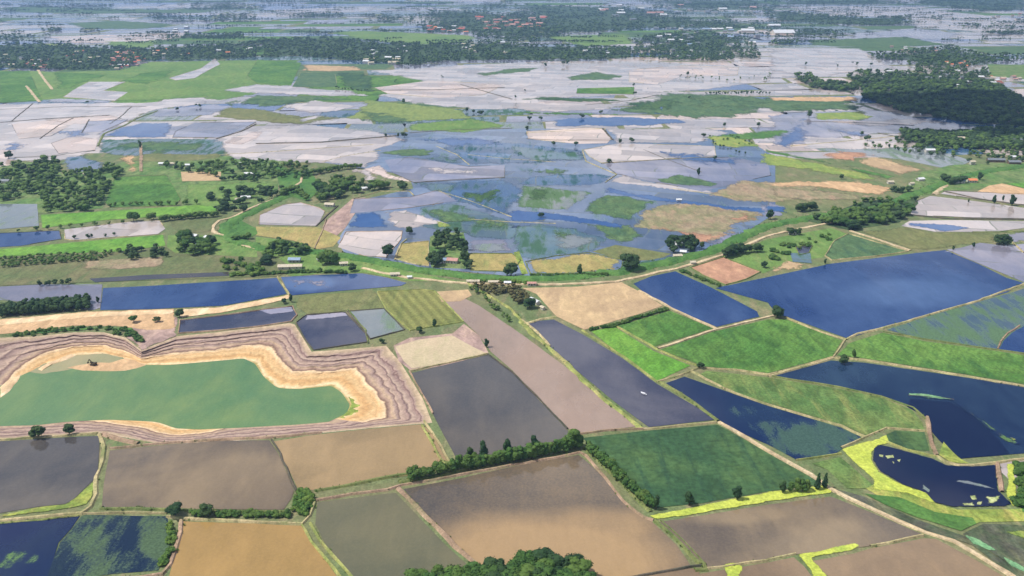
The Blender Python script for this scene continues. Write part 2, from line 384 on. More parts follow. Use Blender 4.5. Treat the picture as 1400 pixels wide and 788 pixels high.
def pit():
    loopr, loopw = [], []
    n = len(PIT)
    for i in range(n):
        (r0, w0), (r1, w1) = PIT[i], PIT[(i+1) % n]
        k = max(1, int(math.hypot(r1[0]-r0[0], r1[1]-r0[1])/5)) if i < n-1 else 12
        for j in range(k):
            t = j/k
            nz = mnoise.noise(Vector((i+t, 3.3, 0)))*1.6
            loopr.append((r0[0]+(r1[0]-r0[0])*t, r0[1]+(r1[1]-r0[1])*t))
            loopw.append((w0[0]+(w1[0]-w0[0])*t + nz, w0[1]+(w1[1]-w0[1])*t + nz*.6))
    # round the corners a little
    for _ in range(2):
        loopw = [tuple((loopw[i-1][k]+2*loopw[i][k]+loopw[(i+1) % len(loopw)][k])/4 for k in (0, 1)) for i in range(len(loopw))]
    m = len(loopr); V = []; T = []
    prof = []
    for a, b in zip(PROF, PROF[1:]):
        for q in (0, .5): prof.append((a[0]+(b[0]-a[0])*q, a[1]+(b[1]-a[1])*q))
    prof.append(PROF[-1])
    for i in range(m):
        for t, z in prof:
            dn = (mnoise.noise(Vector((i*.12, t*9, 1)))*.03+mnoise.noise(Vector((i*.45, t*6, 7)))*.022) if 0 < t < 1 else 0
            tt = t+dn
            px = loopr[i][0]+(loopw[i][0]-loopr[i][0])*tt; py = loopr[i][1]+(loopw[i][1]-loopr[i][1])*tt
            p = gp(px, py, z)
            if 0 < t < 1: p.z += mnoise.noise(Vector((p.x*.15, p.y*.15, 2)))*.45+mnoise.noise(Vector((p.x*.5, p.y*.5, 4)))*.3
            V.append(p); T.append(t*tf_(loopr[i]))
    K = len(prof); Fc = []
    for i in range(m):
        j = (i+1) % m
        for k in range(K-1): Fc.append((i*K+k, j*K+k, j*K+k+1, i*K+k+1))
    mt, nt, b = newmat('pit_terrace_soil')
    at = N(nt, 'ShaderNodeAttribute', attribute_name='depth_t')
    P = pos(nt)
    n1 = noise_n(nt, P, .05, 5, .6, .6); n2 = noise_n(nt, P, .5, 5, .75)
    n0 = noise_n(nt, P, .014, 3, .5)
    tv = mth(nt, 'ADD', mth(nt, 'ADD', at.outputs['Fac'], mth(nt, 'MULTIPLY', mth(nt, 'SUBTRACT', n0, .55), .22)), mth(nt, 'MULTIPLY', mth(nt, 'SUBTRACT', n1, .5), .2))
    cr = N(nt, 'ShaderNodeValToRGB'); nt.links.new(tv, cr.inputs[0])
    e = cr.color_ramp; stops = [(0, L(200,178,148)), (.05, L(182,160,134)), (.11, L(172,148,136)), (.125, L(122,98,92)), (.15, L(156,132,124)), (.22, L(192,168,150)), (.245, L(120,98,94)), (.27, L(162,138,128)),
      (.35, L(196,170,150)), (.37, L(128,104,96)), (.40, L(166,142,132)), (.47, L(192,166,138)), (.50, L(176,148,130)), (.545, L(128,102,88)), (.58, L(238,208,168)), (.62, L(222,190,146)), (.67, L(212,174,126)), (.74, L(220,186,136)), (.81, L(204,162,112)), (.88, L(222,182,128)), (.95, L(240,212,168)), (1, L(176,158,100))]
    e.elements[0].position = 0; e.elements[0].color = (*stops[0][1], 1); e.elements[1].position = 1; e.elements[1].color = (*stops[-1][1], 1)
    for p_, c_ in stops[1:-1]:
        el = e.elements.new(p_); el.color = (*c_, 1)
    mm = N(nt, 'ShaderNodeVectorMath', operation='SCALE'); nt.links.new(cr.outputs[0], mm.inputs[0])
    n5 = noise_n(nt, P, .16, 5, .7, 1.0)
    nt.links.new(mth(nt, 'MULTIPLY', ramp(nt, n2, .25, .75, .86, 1.12), ramp(nt, n5, .3, .7, .8, 1.15)), mm.inputs['Scale']); nt.links.new(mm.outputs[0], b.inputs['Base Color'])
    b.inputs['Roughness'].default_value = .95; b.inputs['Specular IOR Level'].default_value = .1
    bp = N(nt, 'ShaderNodeBump'); bp.inputs['Strength'].default_value = .7; bp.inputs['Distance'].default_value = .5
    nt.links.new(n2, bp.inputs['Height']); nt.links.new(bp.outputs[0], b.inputs['Normal'])
    o = struct(mk('pit_terraces', V, Fc, mt))
    a = o.data.attributes.new('depth_t', 'FLOAT', 'POINT'); a.data.foreach_set('value', T)
    bm = bmesh.new(); bm.from_mesh(o.data)
    bmesh.ops.recalc_face_normals(bm, faces=bm.faces); bm.to_mesh(o.data); bm.free()
    if sum(p.normal.z for p in o.data.polygons) < 0: o.data.flip_normals()
    # pond water
    wl = [gp(x, y, PITZ) for x, y in [(loopr[i][0]+(loopw[i][0]-loopr[i][0])*1.0, loopr[i][1]+(loopw[i][1]-loopr[i][1])*1.0) for i in range(m)]]
    co, ed, fa, *_ = delaunay_2d_cdt([Vector((p.x, p.y)) for p in wl], [], [list(range(m))], 1, 1e-4)
    w = struct(mk('pond_water', [(v.x, v.y, PITZ) for v in co], fa, M['pond']))
    if w.data.polygons[0].normal.z < 0: w.data.flip_normals()
    # pale shallow corner and sand spit
    def flat(kind, s, z, nm, dome=0):
        wp = wobble([gp(x, y, z) for x, y in pts_of(s)], 1.2, 5, seed=z)
        c2 = sum(wp, Vector())/len(wp); Vv = list(wp); F2 = []
        n2_ = len(wp)
        if dome:
            for f_, h_ in ((.75, dome*.8), (.35, dome)):
                Vv += [c2+(p-c2)*f_+Vector((0, 0, h_*(1+.4*mnoise.noise(p*.2)))) for p in wp]
            for r_ in range(2):
                for i in range(n2_):
                    j = (i+1) % n2_; F2.append((r_*n2_+i, r_*n2_+j, (r_+1)*n2_+j, (r_+1)*n2_+i))
            F2.append(tuple(range(2*n2_, 3*n2_)))
            o2 = mk(nm, Vv, F2, M[kind])
        else:
            co, ed, fa, *_ = delaunay_2d_cdt([Vector((p.x, p.y)) for p in wp], [], [list(range(n2_))], 1, 1e-4)
            o2 = mk(nm, [(v.x, v.y, z) for v in co], fa, M[kind])
        if sum(p.normal.z for p in o2.data.polygons) < 0: o2.data.flip_normals()
        return struct(o2)
    flat('shallow', '40,509 60,498 104,483 140,483 168,489 160,497 120,499 92,506 60,511', PITZ+.02, 'water')
    flat('tanor', '88,503 112,499 130,496 152,496 172,490 196,493 200,500 188,504 172,507.5 140,508 112,507', PITZ-.1, 'sand_spit', .9)
    flat('sand', '0,530 10,520 20,513 32,510 24,522 12,536 0,545', PITZ-.1, 'sand_spit', .5)
    flat('sand', '50,506 66,497 84,489 102,482 108,484 92,492 70,500 56,508', PITZ-.1, 'sand_spit', .6)
    flat('yellowgr', '474,566 481,552 476,541 487,545 497,556 492,566 480,572 462,574', PITZ-.15, 'field', .5)
    return loopr
rim = pit()

# ------------------------------------------------------------------ ground: one sheet to the horizon, open over the pit
gv = [Vector((-45000, -6000)), Vector((45000, -6000)), Vector((45000, 60000)), Vector((-45000, 60000))]
rimw = [gp(x, y, .05) for x, y in rim]
base = gv + [Vector((p.x, p.y)) for p in rimw]
nr = len(rimw)
co, ed, fa, ov, oe, of = delaunay_2d_cdt(base, [(4+i, 4+(i+1) % nr) for i in range(nr)], [[0, 1, 2, 3]], 1, 1e-4)
rp = [(p.x, p.y) for p in rimw]
fa = [f for f in fa if not inside((sum(co[i].x for i in f)/len(f), sum(co[i].y for i in f)/len(f)), rp)]
gr = mk('ground', [(v.x, v.y, 0) for v in co], fa, M['ground'])
if gr.data.polygons[0].normal.z < 0: gr.data.flip_normals()
struct(gr)

# ------------------------------------------------------------------ far patchwork of paddies (and all round, out of frame)
def patchwork():
    rnd = random.Random(11)
    buckets = {}
    ang = .16; ca, sa = math.cos(ang), math.sin(ang)
    y = -1500.0
    while y < 30000:
        dist = max(300, y); hgt = (70+.030*max(0, dist-1200)) * rnd.uniform(.6, 1.5)
        half = max(2500, dist*1.1)
        x = -half - rnd.uniform(0, 200)
        while x < half:
            wd = (110+.075*max(0, dist-1200)) * rnd.uniform(.5, 1.9)
            cx, cy = x+wd/2, y+hgt/2
            wx, wy = cx*ca-cy*sa*.25, cy+cx*sa*.5
            x0 = x; x += wd
            if wy > 50:
                px, py = tp(wx, wy, 0)
                if -160 < px < 1560 and py > 212: continue
            g = 2 + dist*.0008
            jj = [(rnd.uniform(-.06, .06)*wd, rnd.uniform(-.1, .1)*hgt) for _ in range(4)]
            cs = [(x0+g, y+g), (x0+wd-g, y+g), (x0+wd-g, y+hgt-g), (x0+g, y+hgt-g)]
            sl = (rnd.random()-.3)*.25*hgt
            cs = [(a+j[0], b+j[1]+(sl if k in (1, 2) else 0)) for k, ((a, b), j) in enumerate(zip(cs, jj))]
            nz = mnoise.noise(Vector((wx/1500, wy/2600, 4))); n2 = mnoise.noise(Vector((wx/420, wy/700, 9)))
            r = rnd.random()*.5 + .5*(nz+.5) + .35*n2
            if r < .20: k = 'green'
            elif r < .32: k = 'lens'
            elif r < .43: k = 'tealb' if rnd.random() < .5 else 'teal'
            elif r < .52: k = 'veg'
            elif r < .65: k = 'lilac'
            elif r < .92: k = 'pale'
            else: k = 'pink'
            if rnd.random() < .07: k = 'sky'
            b = buckets.setdefault(k, ([], []))
            i0 = len(b[0])
            b[0].extend((a*ca-c*sa*.25, c+a*sa*.5, .06) for a, c in cs); b[1].append((i0, i0+1, i0+2, i0+3))
        y += hgt
    for k, (V, Fc) in buckets.items():
        struct(mk('water' if k in WATERS else 'field', V, Fc, M[k]))
patchwork()

S = sheet
# ============ foreground
S('grey','-40,604 0,603.5 90,598 134.5,596 136,608 134,640 131,654 122,662 101.5,682 90,689 51,693 0,702 -40,706',2,'',mud=[(30,690,60,.35)])
S('gbrown','150,616 228,608 300,603 368,602 381,621 389,639 402,671 398,682 388,697 230,696 139,694 142,660',2,'',mud=[(320,660,90,.5),(180,670,30,.2)])
S('tan','372,604 420,596 500,587 578,580 592,594 612,631 573,649 543,652 464,666 434,670 408,670 394,640',2,'',mud=[(430,650,50,-.3)])
S('vegbr','-40,714 0,712 109,706 98,722 80,742 62,800 -40,810',2,'',mud=[(28,762,(28,12),1.4),(45,745,(18,8),1.1),(10,772,(16,8),1.2)])
S('vegdk','111,706 117,704 228,706 236,735 226,762 216,780 152,785 60,800 82,742 99,722',2,mud=[(210,730,(22,30),.8),(120,740,(30,20),.4)])
S('orange','251,713 350,716 413,719 426,741 440,760 470,800 226,810 233,781 243,745',2)
S('olivew','434,687 528,675 541,674 568,702 609,745 642,775 700,830 490,815 477,786 447,749 431,717',2)
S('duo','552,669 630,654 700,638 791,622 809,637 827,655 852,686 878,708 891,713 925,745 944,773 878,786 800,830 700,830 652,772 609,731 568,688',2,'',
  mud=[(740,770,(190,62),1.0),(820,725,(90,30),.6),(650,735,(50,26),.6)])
S('gbrown','900,714 960,705 1050,690 1136,679 1182,697 1262,731 1187,747 1088,758 1050,764 964,776 928,740',2,'',mud=[(1000,705,(70,12),.6),(1150,740,60,.5)])
S('brown','1134,790 1111,767 1167,757 1190,750 1262,736 1280,737 1329,763 1367,785 1420,820 1150,820',2)
S('brown','955,785 1050,769 1085,762 1100,775 1130,815 930,820',2)
S('brown','878,789 944,777 958,780 935,820 800,830',2)
S('dkgreen','796,599 883,589 981,581 999,590 1050,620 1107,652 1124,662 1050,672 960,688 898,694 850,650 812,612',2,'',mud=None)
S('grey','563,510 667,485 700,509 733,543 776,588 777,598 700,620 628,634 610,601 586,556',2,'',mud=[(640,600,60,.25)])
S('pinkw','604,413 637,409 655,418 700,448 725,466 776,504 822,542 872,583 786,593 776,585 733,541 700,506 671,481 654,458 634,439',2)
S('violet','721,440 757,437 796,457 851,490 898,525 953,557 977,574 887,584 842,551 784,503 753,475 734,455',2)
S('tansoil','714,394 790,392 850,386 876,400 906,418 878,428 827,443 799,451 761,433 733,402',2)
S('green','843,446 916,425 975,449 893,474',2)
S('bright','808,453 840,447 893,480 944,500 898,521 852,488',2,mud=None)
S('blue','866,388 890,378 923,371 974,394 1035,426 1038,433 980,447 918,421 880,400',2)
S('green','903,478 977,453 1050,437 1075,437 1151,466 1138,487 1050,510 962,501',2)
S('blue','978,394 1050,379 1111,366 1134,361 1253,346 1292,342 1340,362 1376,380 1400,387 1377,400 1278,427 1197,451 1159,463 1075,433 1062,430 1050,414',2,'',mud=[(1250,400,(90,20),.5)])
S('lilac','1294,341 1340,337 1402,346 1440,352 1440,395 1400,386 1340,361',2)
S('vegg','1212,451 1280,429 1377,402 1440,382 1440,484 1400,481 1362,477 1266,464',2,'',mud=None)
S('blue','1366,478 1372,466 1384,455 1400,446 1440,440 1440,488 1400,482',3)
S('green','1144,486 1162,469 1207,455 1266,467 1362,480 1440,492 1440,532 1400,525 1278,505 1182,490',2)
S('navy','1057,514 1136,493 1182,496 1278,510 1440,534 1440,622 1400,620 1314,627 1294,612 1284,602 1272,588 1262,568 1245,557 1215,545 1146,529',2)
S('deep','1240,556 1245,545 1300,550 1322,563 1350,586 1368,604 1380,620 1314,627 1294,612 1284,602 1272,588 1262,568',3)
S('rough','957,512 966,507 1050,516 1146,532 1202,543 1246,560 1261,578 1264,588 1212,584 1184,595 1151,581 1050,551 1004,537',2)
S('vegnv','910,524 936,515 1004,539 1050,555 1150,585 1180,599 1160,607 1143,620 1088,628 1050,608 1005,588 955,556',2,mud=[(1110,600,(60,26),1.2),(1060,585,(40,14),.7),(1020,560,(20,10),.3)])
S('dkgreen','1212,604 1212,594 1224,589 1264,591 1271,617 1240,614',2)
# green/yellow bank round the dark pond
S('rough','1110,634 1126,630 1149,625 1192,662 1230,690 1187,668 1159,668 1131,642',2)
S('yellowgr','1184,668 1200,660 1278,688 1309,697 1393,696 1440,690 1440,712 1340,714 1314,724 1291,716 1228,694',2)
S('levee','1182,675 1230,680 1278,700 1330,708 1335,716 1314,726 1253,707 1210,690',3)
S('duck','1149,614 1172,607 1197,601 1212,595 1216,606 1200,609 1192,618 1192,629 1203,645 1233,662 1266,673 1282,690 1262,683 1240,674 1216,671 1192,670 1194,656 1170,636',3,rag=.8)
S('duck','1376,634 1388,633 1389,660 1392,690 1384,694 1374,676 1378,655',3,rag=.5)
S('deep','1195,613 1203,608 1240,617 1278,627 1294,635 1329,637 1362,635 1366,672 1385,689 1377,693 1304,693 1278,687 1266,674 1233,662 1203,644 1193,629',4,rag=.5)
S('green','1390,634 1440,628 1440,700 1398,700 1392,670',3)
S('marsh','1136,667 1182,679 1253,710 1319,733 1400,785 1420,800 1400,800 1355,765 1329,745 1266,725 1200,697 1141,674',3)
S('marsh','1316,730 1345,716 1400,718 1440,720 1440,800 1400,785 1340,745',3)
S('mint','1318,731 1334,735 1352,745 1366,754 1352,753 1330,744',4,rag=.7)
S('mint','1368,759 1384,765 1402,776 1402,783 1380,774',4,rag=.7)
S('yellowgr','1370,726 1400,740 1440,750 1440,740 1400,722',4,rag=1)
S('yellowgr','1284,622 1290,604 1297,612 1312,627 1326,634 1300,632',4)
# weed streaks on the navy water
S('vegbr','1243,537 1262,539 1304,544 1322,556 1345,572 1380,598 1400,606 1400,612 1372,604 1340,580 1312,560 1300,549 1262,545 1244,543',4,rag=1.2,mud=[(1345,578,(40,14),1.3),(1320,560,(24,8),1.2),(1380,600,(20,8),1.2),(1260,541,(30,6),.9)])
S('mint','1240,537 1262,538 1290,543 1304,545 1300,547 1262,542 1242,541',4,rag=.7)
for q in ('1311,553 1322,556 1336,566 1350,577 1347,580 1332,572 1318,561','1352,580 1362,586 1372,594 1368,596 1356,588','1330,562 1346,566 1356,576 1350,574','1374,594 1388,600 1398,606 1384,603'):
    S('yellowgr',q,4,rag=1.6)
for q in ('1202,621 1208,622 1207,626 1202,624','1210,623 1221,622 1222,626 1213,627','1219,631 1223,631 1222,634','1226,629 1231,628 1230,632','1326,678 1334,677 1336,683 1329,684','1346,679 1368,677 1370,688 1352,691 1344,688 1352,684','1314,688 1330,687 1332,691 1318,691','1337,686 1344,685 1342,691 1336,690'):
    S('float',q,4,rag=1.2)
S('veg','1308,655 1326,657 1350,664 1366,670 1348,668 1322,662 1306,659',4,rag=.9)
S('veg','1262,662 1272,670 1270,674 1260,668',4,rag=.8)
S('duck','885,704 960,690 1050,672 1125,664 1140,669 1136,674 1050,687 960,702 894,712',3,rag=.6)
S('duck','1087,757 1112,753 1168,742 1180,746 1167,752 1112,764 1126,776 1140,800 1112,800 1104,776',3,rag=.6)
S('duck','990,772 1008,768 1016,775 1008,800 994,800',3,rag=.8)
S('yellowgr','122,662 131,655 128,678 118,690 100,694 60,700 0,708 0,703 51,693 90,689 102,681',3,rag=.6)
S('levee','398,700 402,682 408,671 418,668 426,676 428,690 420,703',3,rag=.8)
# ============ around the pit, left middle
S('mauve','172,440 241,430 246,440 241,460 193,479 172,462',2,rag=1)
S('tanor','-40,437 0,436 127,425.5 239,422 241,450 200,452 170,447 100,446 50,453 0,458 -40,460',2,rag=.6)
S('sand','-40,438 0,437 60,431 127,426.5 238,423 238,430 127,434 60,440 0,446 -40,448',3,rag=.6)
S('levee','0,457 30,455 89,448 142,446 180,448 196,460 203,478 196,470 172,454 142,450 89,453 30,460 0,461',4,rag=.8)
S('violet','244,456 246,438 300,432 350,425 400,419 406,431 398,440 350,447 300,452',2,'p',1.4)
S('lilac','352,424 400,419 404,426 370,430',3,rag=.5)
S('sand','239,423 300,420 350,411 395,403 400,408 350,419 300,428 246,435',3,rag=.5)
S('olive','408,405 440,402 512,397 528,423 472,425.5 420,430 403,420',2,'',rag=.3)
S('violet','405,441 419,431 472,427 501,457 502,468 429,479 416,462',2,'d',1.2)
S('lilac','419,431 472,427 476,432 440,436 416,438',3,rag=.8)
S('veg','475,426 525,422 553,451 506,464 501,456',2,'d',1.2)
S('stripe','516,399 576,396 594,398 634,440 561,452 528,424',2,'y',1.4)
S('tansoil','596,399 640,396 645,404 630,412 604,413',2)
S('drypond','540,474 575,464 619,459 644,473 664,483 612,496 563,504 552,494',2)
S('mauve','538,473 560,462 619,456 634,443 655,459 668,483 620,497 563,508 545,494',1)
S('lilac','-40,394 0,392 60,389 140,389 137,421 127,424 0,410 -40,412',2)
S('blue','141,394 205,391 261,387.5 350,382 378,380 392,402 350,410 305,418 200,423 137,424',2)
S('blue','384,379 440,376 495,374 530,380 556,387 548,391 500,395 440,400 400,404 394,400',2,'',mud=[(420,388,(40,10),.9)])  # the paler blob paints reflected cloud into the water colour
S('lilac','386,382 420,378 452,382 462,394 440,398 420,392 396,400',3,rag=1)  # light sheet painting the white cloud reflected in the blue paddy
# orchard side left
S('dolive','-40,352 0,352 165,346 226,338 350,343 380,352 400,368 380,378 312,380 122,386 0,391 -40,392',2)
S('brownv','110,356 225,350 225,366 110,370',3,rag=.6)
S('darkw','122,381 200,376 312,372 316,377 230,381 130,386',3)
S('bright','-40,343 0,341 101.5,331.5 223,321 226,336 165,344 100,346 0,351 -40,352',2)
S('blue','-40,320 0,319 81,315.5 84,327 30,336 0,338 -40,341',2,'d',1.5)
S('pale','88,314 178,303 218,301.5 226,313 216,320 101.5,329 89,327',2,'s',1.5)
S('veg','-40,279 0,279 51,279 53,309 0,313.5 -40,316',2)
S('bright','56,294 142,289 294,279 297,289 221,296 142,301 58,312',2)
S('farm','62,262 96,264 88,286 60,292',2,rag=.4)
S('pale','86,272 110,268 134.5,267 132,275 110,281 89,285',3,'s',1.5,rag=.7)
S('green','157,242 228,240 247,272 240,281 152,284 144,277',2,'g',1.5)
S('farm','249,252 350,249 380,252 360,268 294,284 254,279',2,rag=.4)
S('tansoil','247,235 302,235 302,247 249,248',3)
S('tanor','164,212 190,210 193,235 170,236 166,224',3,rag=.7)
S('dolive','232,300 300,292 320,296 292,305 288,316 250,320 236,312',2)
S('farm','230,322 300,322 350,338 352,352 240,346 228,338',2)
S('levee','290,322 330,330 352,320 350,312 330,302 318,300 305,308 306,318',3)
S('villagegr','-40,222 0,222 80,222 84,238 152,228 168,222 240,214 330,214 420,222 420,236 380,245 380,262 340,286 250,282 230,240 160,240 140,285 56,292 0,280 -40,280',1)
S('levee','376,228 415,225 424,234 436,250 436,262 420,275 395,268 384,262',2)
S('olive','380,222 426,222 418,236 384,232',3,rag=.4)
S('pale','355,294 388,280 411,277 436,284 444,289 434,309 380,308 354,307',2,'p',1.5)
S('yellow','350,310 436,311 466,325 456,337 434,341 401,329 350,322',2)
S('farm','350,324 400,330 434,342 470,347 560,372 640,386 556,384 500,373 440,374 400,378 380,372 350,350',1)
S('mauve','440,318 448,300 482,272 500,270 472,312 452,330',1)
# ============ central flooded plain
S('plain','300,205 340,196 520,182 700,176 1000,178 1060,215 1060,292 1000,330 960,345 860,370 720,380 640,372 560,365 470,345 460,330 480,300 500,272 565,258 560,240 440,222',1,rag=.4)
S('pale','300,200 345,178 420,170 520,180 545,186 560,192 520,205 524,218 500,230 440,224 350,220 310,218',2,rag=.4)
S('pink','494,232 520,225 536,240 560,244 566,250 530,246 500,238',2,rag=.4)
S('lilac','526,219 560,215 640,228 690,226 690,243 600,248 566,250 536,236',2,'d',1.2)
S('lens','515,209 545,205 578,202.5 597,206 588,212 553,215',3,rag=.6)
S('teal','578,217 612,210 640,224 610,224',3,rag=.6)
S('tealb','598,206 620,196 660,192 740,198 795,206 806,220 700,225 642,225 616,210',2,rag=.6)
S('teal','700,200 796,208 802,220 728,222 690,210',3,rag=.8)
S('tealb','590,250 650,246 690,244 720,262 700,296 670,292 624,276',2,'',rag=.6)
S('lilac','484,272 560,270 600,260 624,275 561,284 500,290 478,292',2,'p',1.2,rag=.4)
S('sky','480,291 512,289 524,295 533,312 466,312',2,rag=.5)
S('pale','524,290 560,285 600,300 612,306 560,314 534,310',2,rag=.7)
S('pale','473,317 550,316 548,328 528,352 497,350 462,338',2,'p',1.4)
S('yellow','548,334 586,330 586,364 565,361 540,354',2,'s',1.6)
S('villagegr','588,324 600,318 634,318 640,345 643,368 590,366 586,345',2)
S('yellow','640,347 700,347 712,356 700,372 644,370',2,'g',1.4)
S('lilac','638,327 690,327 708,345 640,345',2,rag=.4)
S('veg','640,334 690,332 704,345 641,345',3,rag=.7)
S('teal','562,284 616,276 660,290 700,300 712,309 690,327 640,326 614,307 580,296',2,'',rag=.5)
S('teal','560,306 614,306 700,309 740,307 700,328 640,327 632,318 600,317',2,rag=.6)
S('lime','596,302 612,306 620,310 600,311',3,rag=.5)
S('teal','700,309 738,306 790,312 832,327 812,344 760,352 720,355 700,346',2,rag=.4)
S('veg','740,320 790,314 826,328 800,342 748,346',3,rag=1.2)
S('yellow','718,358 762,350 807,346 852,356 848,370 790,374 726,375',2,'g',1.4,rag=.7)
S('yellowgr','702,345 710,344 722,374 714,376',3)
S('olive','810,344 842,335 918,347 900,355 856,358',2)
S('teal','856,362 918,350 906,362 870,368',3)
S('lens','785,303 862,306 883,322 850,334 822,322',2,rag=.8)
S('sky','690,286 751,289 857,307 852,314 780,304 751,301 690,306',2,'',rag=.4)
S('lens','822,266 860,268 896,276 880,290 862,304 789,289',2,rag=.5)
S('streaky','713,253 760,256 812,263 790,280 781,289 740,287 698,284',2,rag=.4)
S('tealb','715,241 770,237 822,238 842,240 828,253 760,256 706,252',2,rag=.6)
S('sky','828,254 870,264 928,272 990,280 1060,286 1060,293 980,288 903,276 822,264',2,'',rag=.4)
S('pale','798,205 846,196 977,200 979,215 911,218 822,223 806,214',2,'s',1.4)
S('pale','845,240 828,249 900,258 950,264 992,268 974,258 884,247 850,238',2,rag=.4)
S('lilac','824,223 911,218 1004,215 1050,225 1054,240 1004,251 960,262 880,246 843,238',2,'d',1.2)
S('lens','888,246 910,241 928,238 992,251 974,257 930,254',3,rag=.4)
S('brownv','956,264 1004,247 1050,246 1130,255 1120,270 1052,280 1000,276',2,'',rag=.8)
S('brownv','874,287 928,276 1000,284 1050,291 1044,300 1020,310 996,330 970,337 940,322 858,312',2,'',rag=.8)
S('brick','860,306 900,308 960,320 1010,314 990,330 960,336 930,322',3,rag=1)
S('brick','980,297 1020,290 1042,296 1030,304 1000,306',3,rag=1)
S('lilac','960,330 1000,318 1012,320 994,334 975,338',3,rag=.6)
S('brick','944,366 989,352 1040,372 1020,382 992,390 960,376',2,'g',1.6)
S('farm','985,351 1050,327 1136,312 1160,320 1140,330 1126,352 1080,358 1044,374',1)
S('lime','1088,327 1100,326 1116,331 1108,334 1092,331',3,rag=.4)
S('violet','1088,338 1111,336 1106,346 1092,349',3,'g',1.2)
S('teal','1080,346 1108,346 1110,360 1084,358',3)
S('tansoil','1044,364 1075,354 1110,362 1080,372 1050,377',2,rag=.8)
S('lens','1140,330 1160,320 1200,332 1242,344 1200,350 1137,356 1128,350',2,'s',1.4)
S('olive','1176,317 1240,309 1278,317 1362,318 1365,331 1330,336 1268,342 1245,342',2,rag=.4)
S('pale','1244,302 1300,301 1440,303 1440,316 1400,312 1360,317 1278,317 1232,309',2,'',mud=None)
S('sky','1238,303 1290,306 1330,312 1290,317 1236,309',3,rag=.5)
S('pale','1253,275 1272,268 1340,276 1440,290 1440,300 1330,298 1244,294',2,'d',1.8)
S('pale','1294,261 1340,263 1440,267 1440,286 1340,273 1286,265',2,'d',1.8)
S('tanor','1336,262 1352,254 1370,251 1400,258 1440,262 1440,267 1370,265',3)
S('bright','1376,251 1440,249 1440,260 1400,257',3)
S('lilac','1290,345 1340,332 1372,336 1440,330 1440,348 1340,339',2)
S('lilac','1362,318 1440,314 1440,332 1366,333',1,rag=.4)
# right middle stripes
S('lime','1040,208 1126,223 1192,240 1214,247 1164,246 1101,233 1040,226',2,rag=.7)
S('levee','1040,202 1100,214 1160,226 1230,242 1214,250 1192,240 1126,223 1040,208',2,rag=.6)
S('tansoil','1168,218 1202,213 1265,233 1230,240 1180,226',2,rag=.7)
S('brick','1120,208 1160,206 1200,212 1168,220 1130,218',3,rag=.8)
S('tanor','1050,248 1131,246 1192,248 1226,258 1202,267 1160,262 1100,256 1050,256',2,rag=.7)
S('brownv','1050,256 1100,257 1200,268 1180,276 1120,276 1050,270',2,rag=.8)
S('lilac','1040,270 1075,282 1072,296 1040,298',2,rag=.4)
S('sky','1046,280 1078,284 1078,292 1044,290',3,rag=.4)
S('veg','1090,190 1260,200 1330,220 1300,232 1230,218 1120,206',1)
S('villagegr','1260,236 1300,226 1340,224 1440,222 1440,250 1340,258 1290,262 1250,270 1230,262',1)
S('under','1102,302 1125,296 1180,275 1250,270 1256,278 1230,304 1162,315',2)
# ============ far fields
S('farm','-40,97 0,96 100,98 160,96 200,85 350,82 413,86 398,117 350,129 300,140 274,134 160,138 60,138 0,141 -40,142',1,rag=.4)
S('green','0,98 40,97 58,138 0,141',2,'g',1.6)
S('green','72,98 150,102 120,112 100,122 74,122',2,rag=.4)
S('green','190,100 245,94 231,106 200,116 160,112',2,rag=.4)
S('farm','175,124 225,118 290,119 310,100 335,92 350,100 350,112 300,128 230,136 160,137',2)
S('pale','86,133 104,121 122,112 172,112 142,124 175,126 157,138',3,'s',1.4)
S('lilac','58,136 86,134 157,138 140,141 58,140',3,rag=.4)
S('pale','231,107 274,94 294,80 301,88 282,98 266,107 240,110',3,'s',1.4)
S('green','352,82 412,86 398,117 350,114 338,104',2,'g',2)
S('lens','411,99 458,101 461,119 400,119',3,'s',1.5)
S('tansoil','413,89 492,90 494,97 452,98 412,97',3,rag=.5)
S('dkgreen','458,99 502,99 512,108 513,126 484,124 464,116',3,rag=.4)
S('pale','350,115 398,117 426,121 487,124 507,132 440,132 350,128 296,124',2,rag=.4)
S('lens','350,130 440,132 497,137 430,137 383,145 350,148 330,138',2,rag=.5)
S('olive','300,146 350,148 405,157 440,162 410,170 350,166 290,160',2,rag=.4)
S('pale','383,145 430,137 497,145 464,152 421,157 398,150',3,rag=.4)
S('pale','502,97 629,89 740,84 880,82 960,88 1060,92 1060,110 1000,120 960,124 870,130 780,134 700,150 640,150 566,142 512,131 580,112',1,rag=.4)
S('pink','512,120 590,110 690,116 660,130 600,134 530,128',2,'s',1.2)
S('pink','860,96 930,90 1010,92 1008,103 930,105 900,116 860,112',2,'s',1.4)
S('limeb','497,136 566,142 637,150 646,162 553,168 464,162 486,152',2,rag=.4)
S('farm','553,170 646,162 700,172 640,182 556,178',2,rag=.4)
S('lens','647,101 694,94 740,92 728,98 660,104',2,rag=.5)
S('lens','768,106 814,98 852,104 842,110 780,110',2,rag=.5)
S('green','789,121 867,119 867,129 788,128',2,'d',1.4)
S('dkgreen','708,136 738,132 878,137 801,140',2,rag=.4)
S('pale','700,140 800,141 880,142 832,150 760,154 700,151',2,rag=.4)
S('lens','895,124 966,127 1050,132 1170,135 1200,150 1100,155 1050,152 979,165 928,162 832,153 832,146 878,145',2,rag=1.6)
S('green','700,152 827,155 900,158 830,158 700,156',2,rag=.4)
S('sky','751,163 830,159 928,163 940,168 880,173 760,173',2,'',rag=.5)
S('pink','720,180 800,175 826,176 836,190 830,196 790,197 722,190',2,'s',1.4)
S('pale','828,176 960,174 1000,182 960,196 838,196 836,186',2,rag=.4)
S('lime','961,186 1000,184 1016,186 1042,200 1004,203 975,200',2,rag=.5)
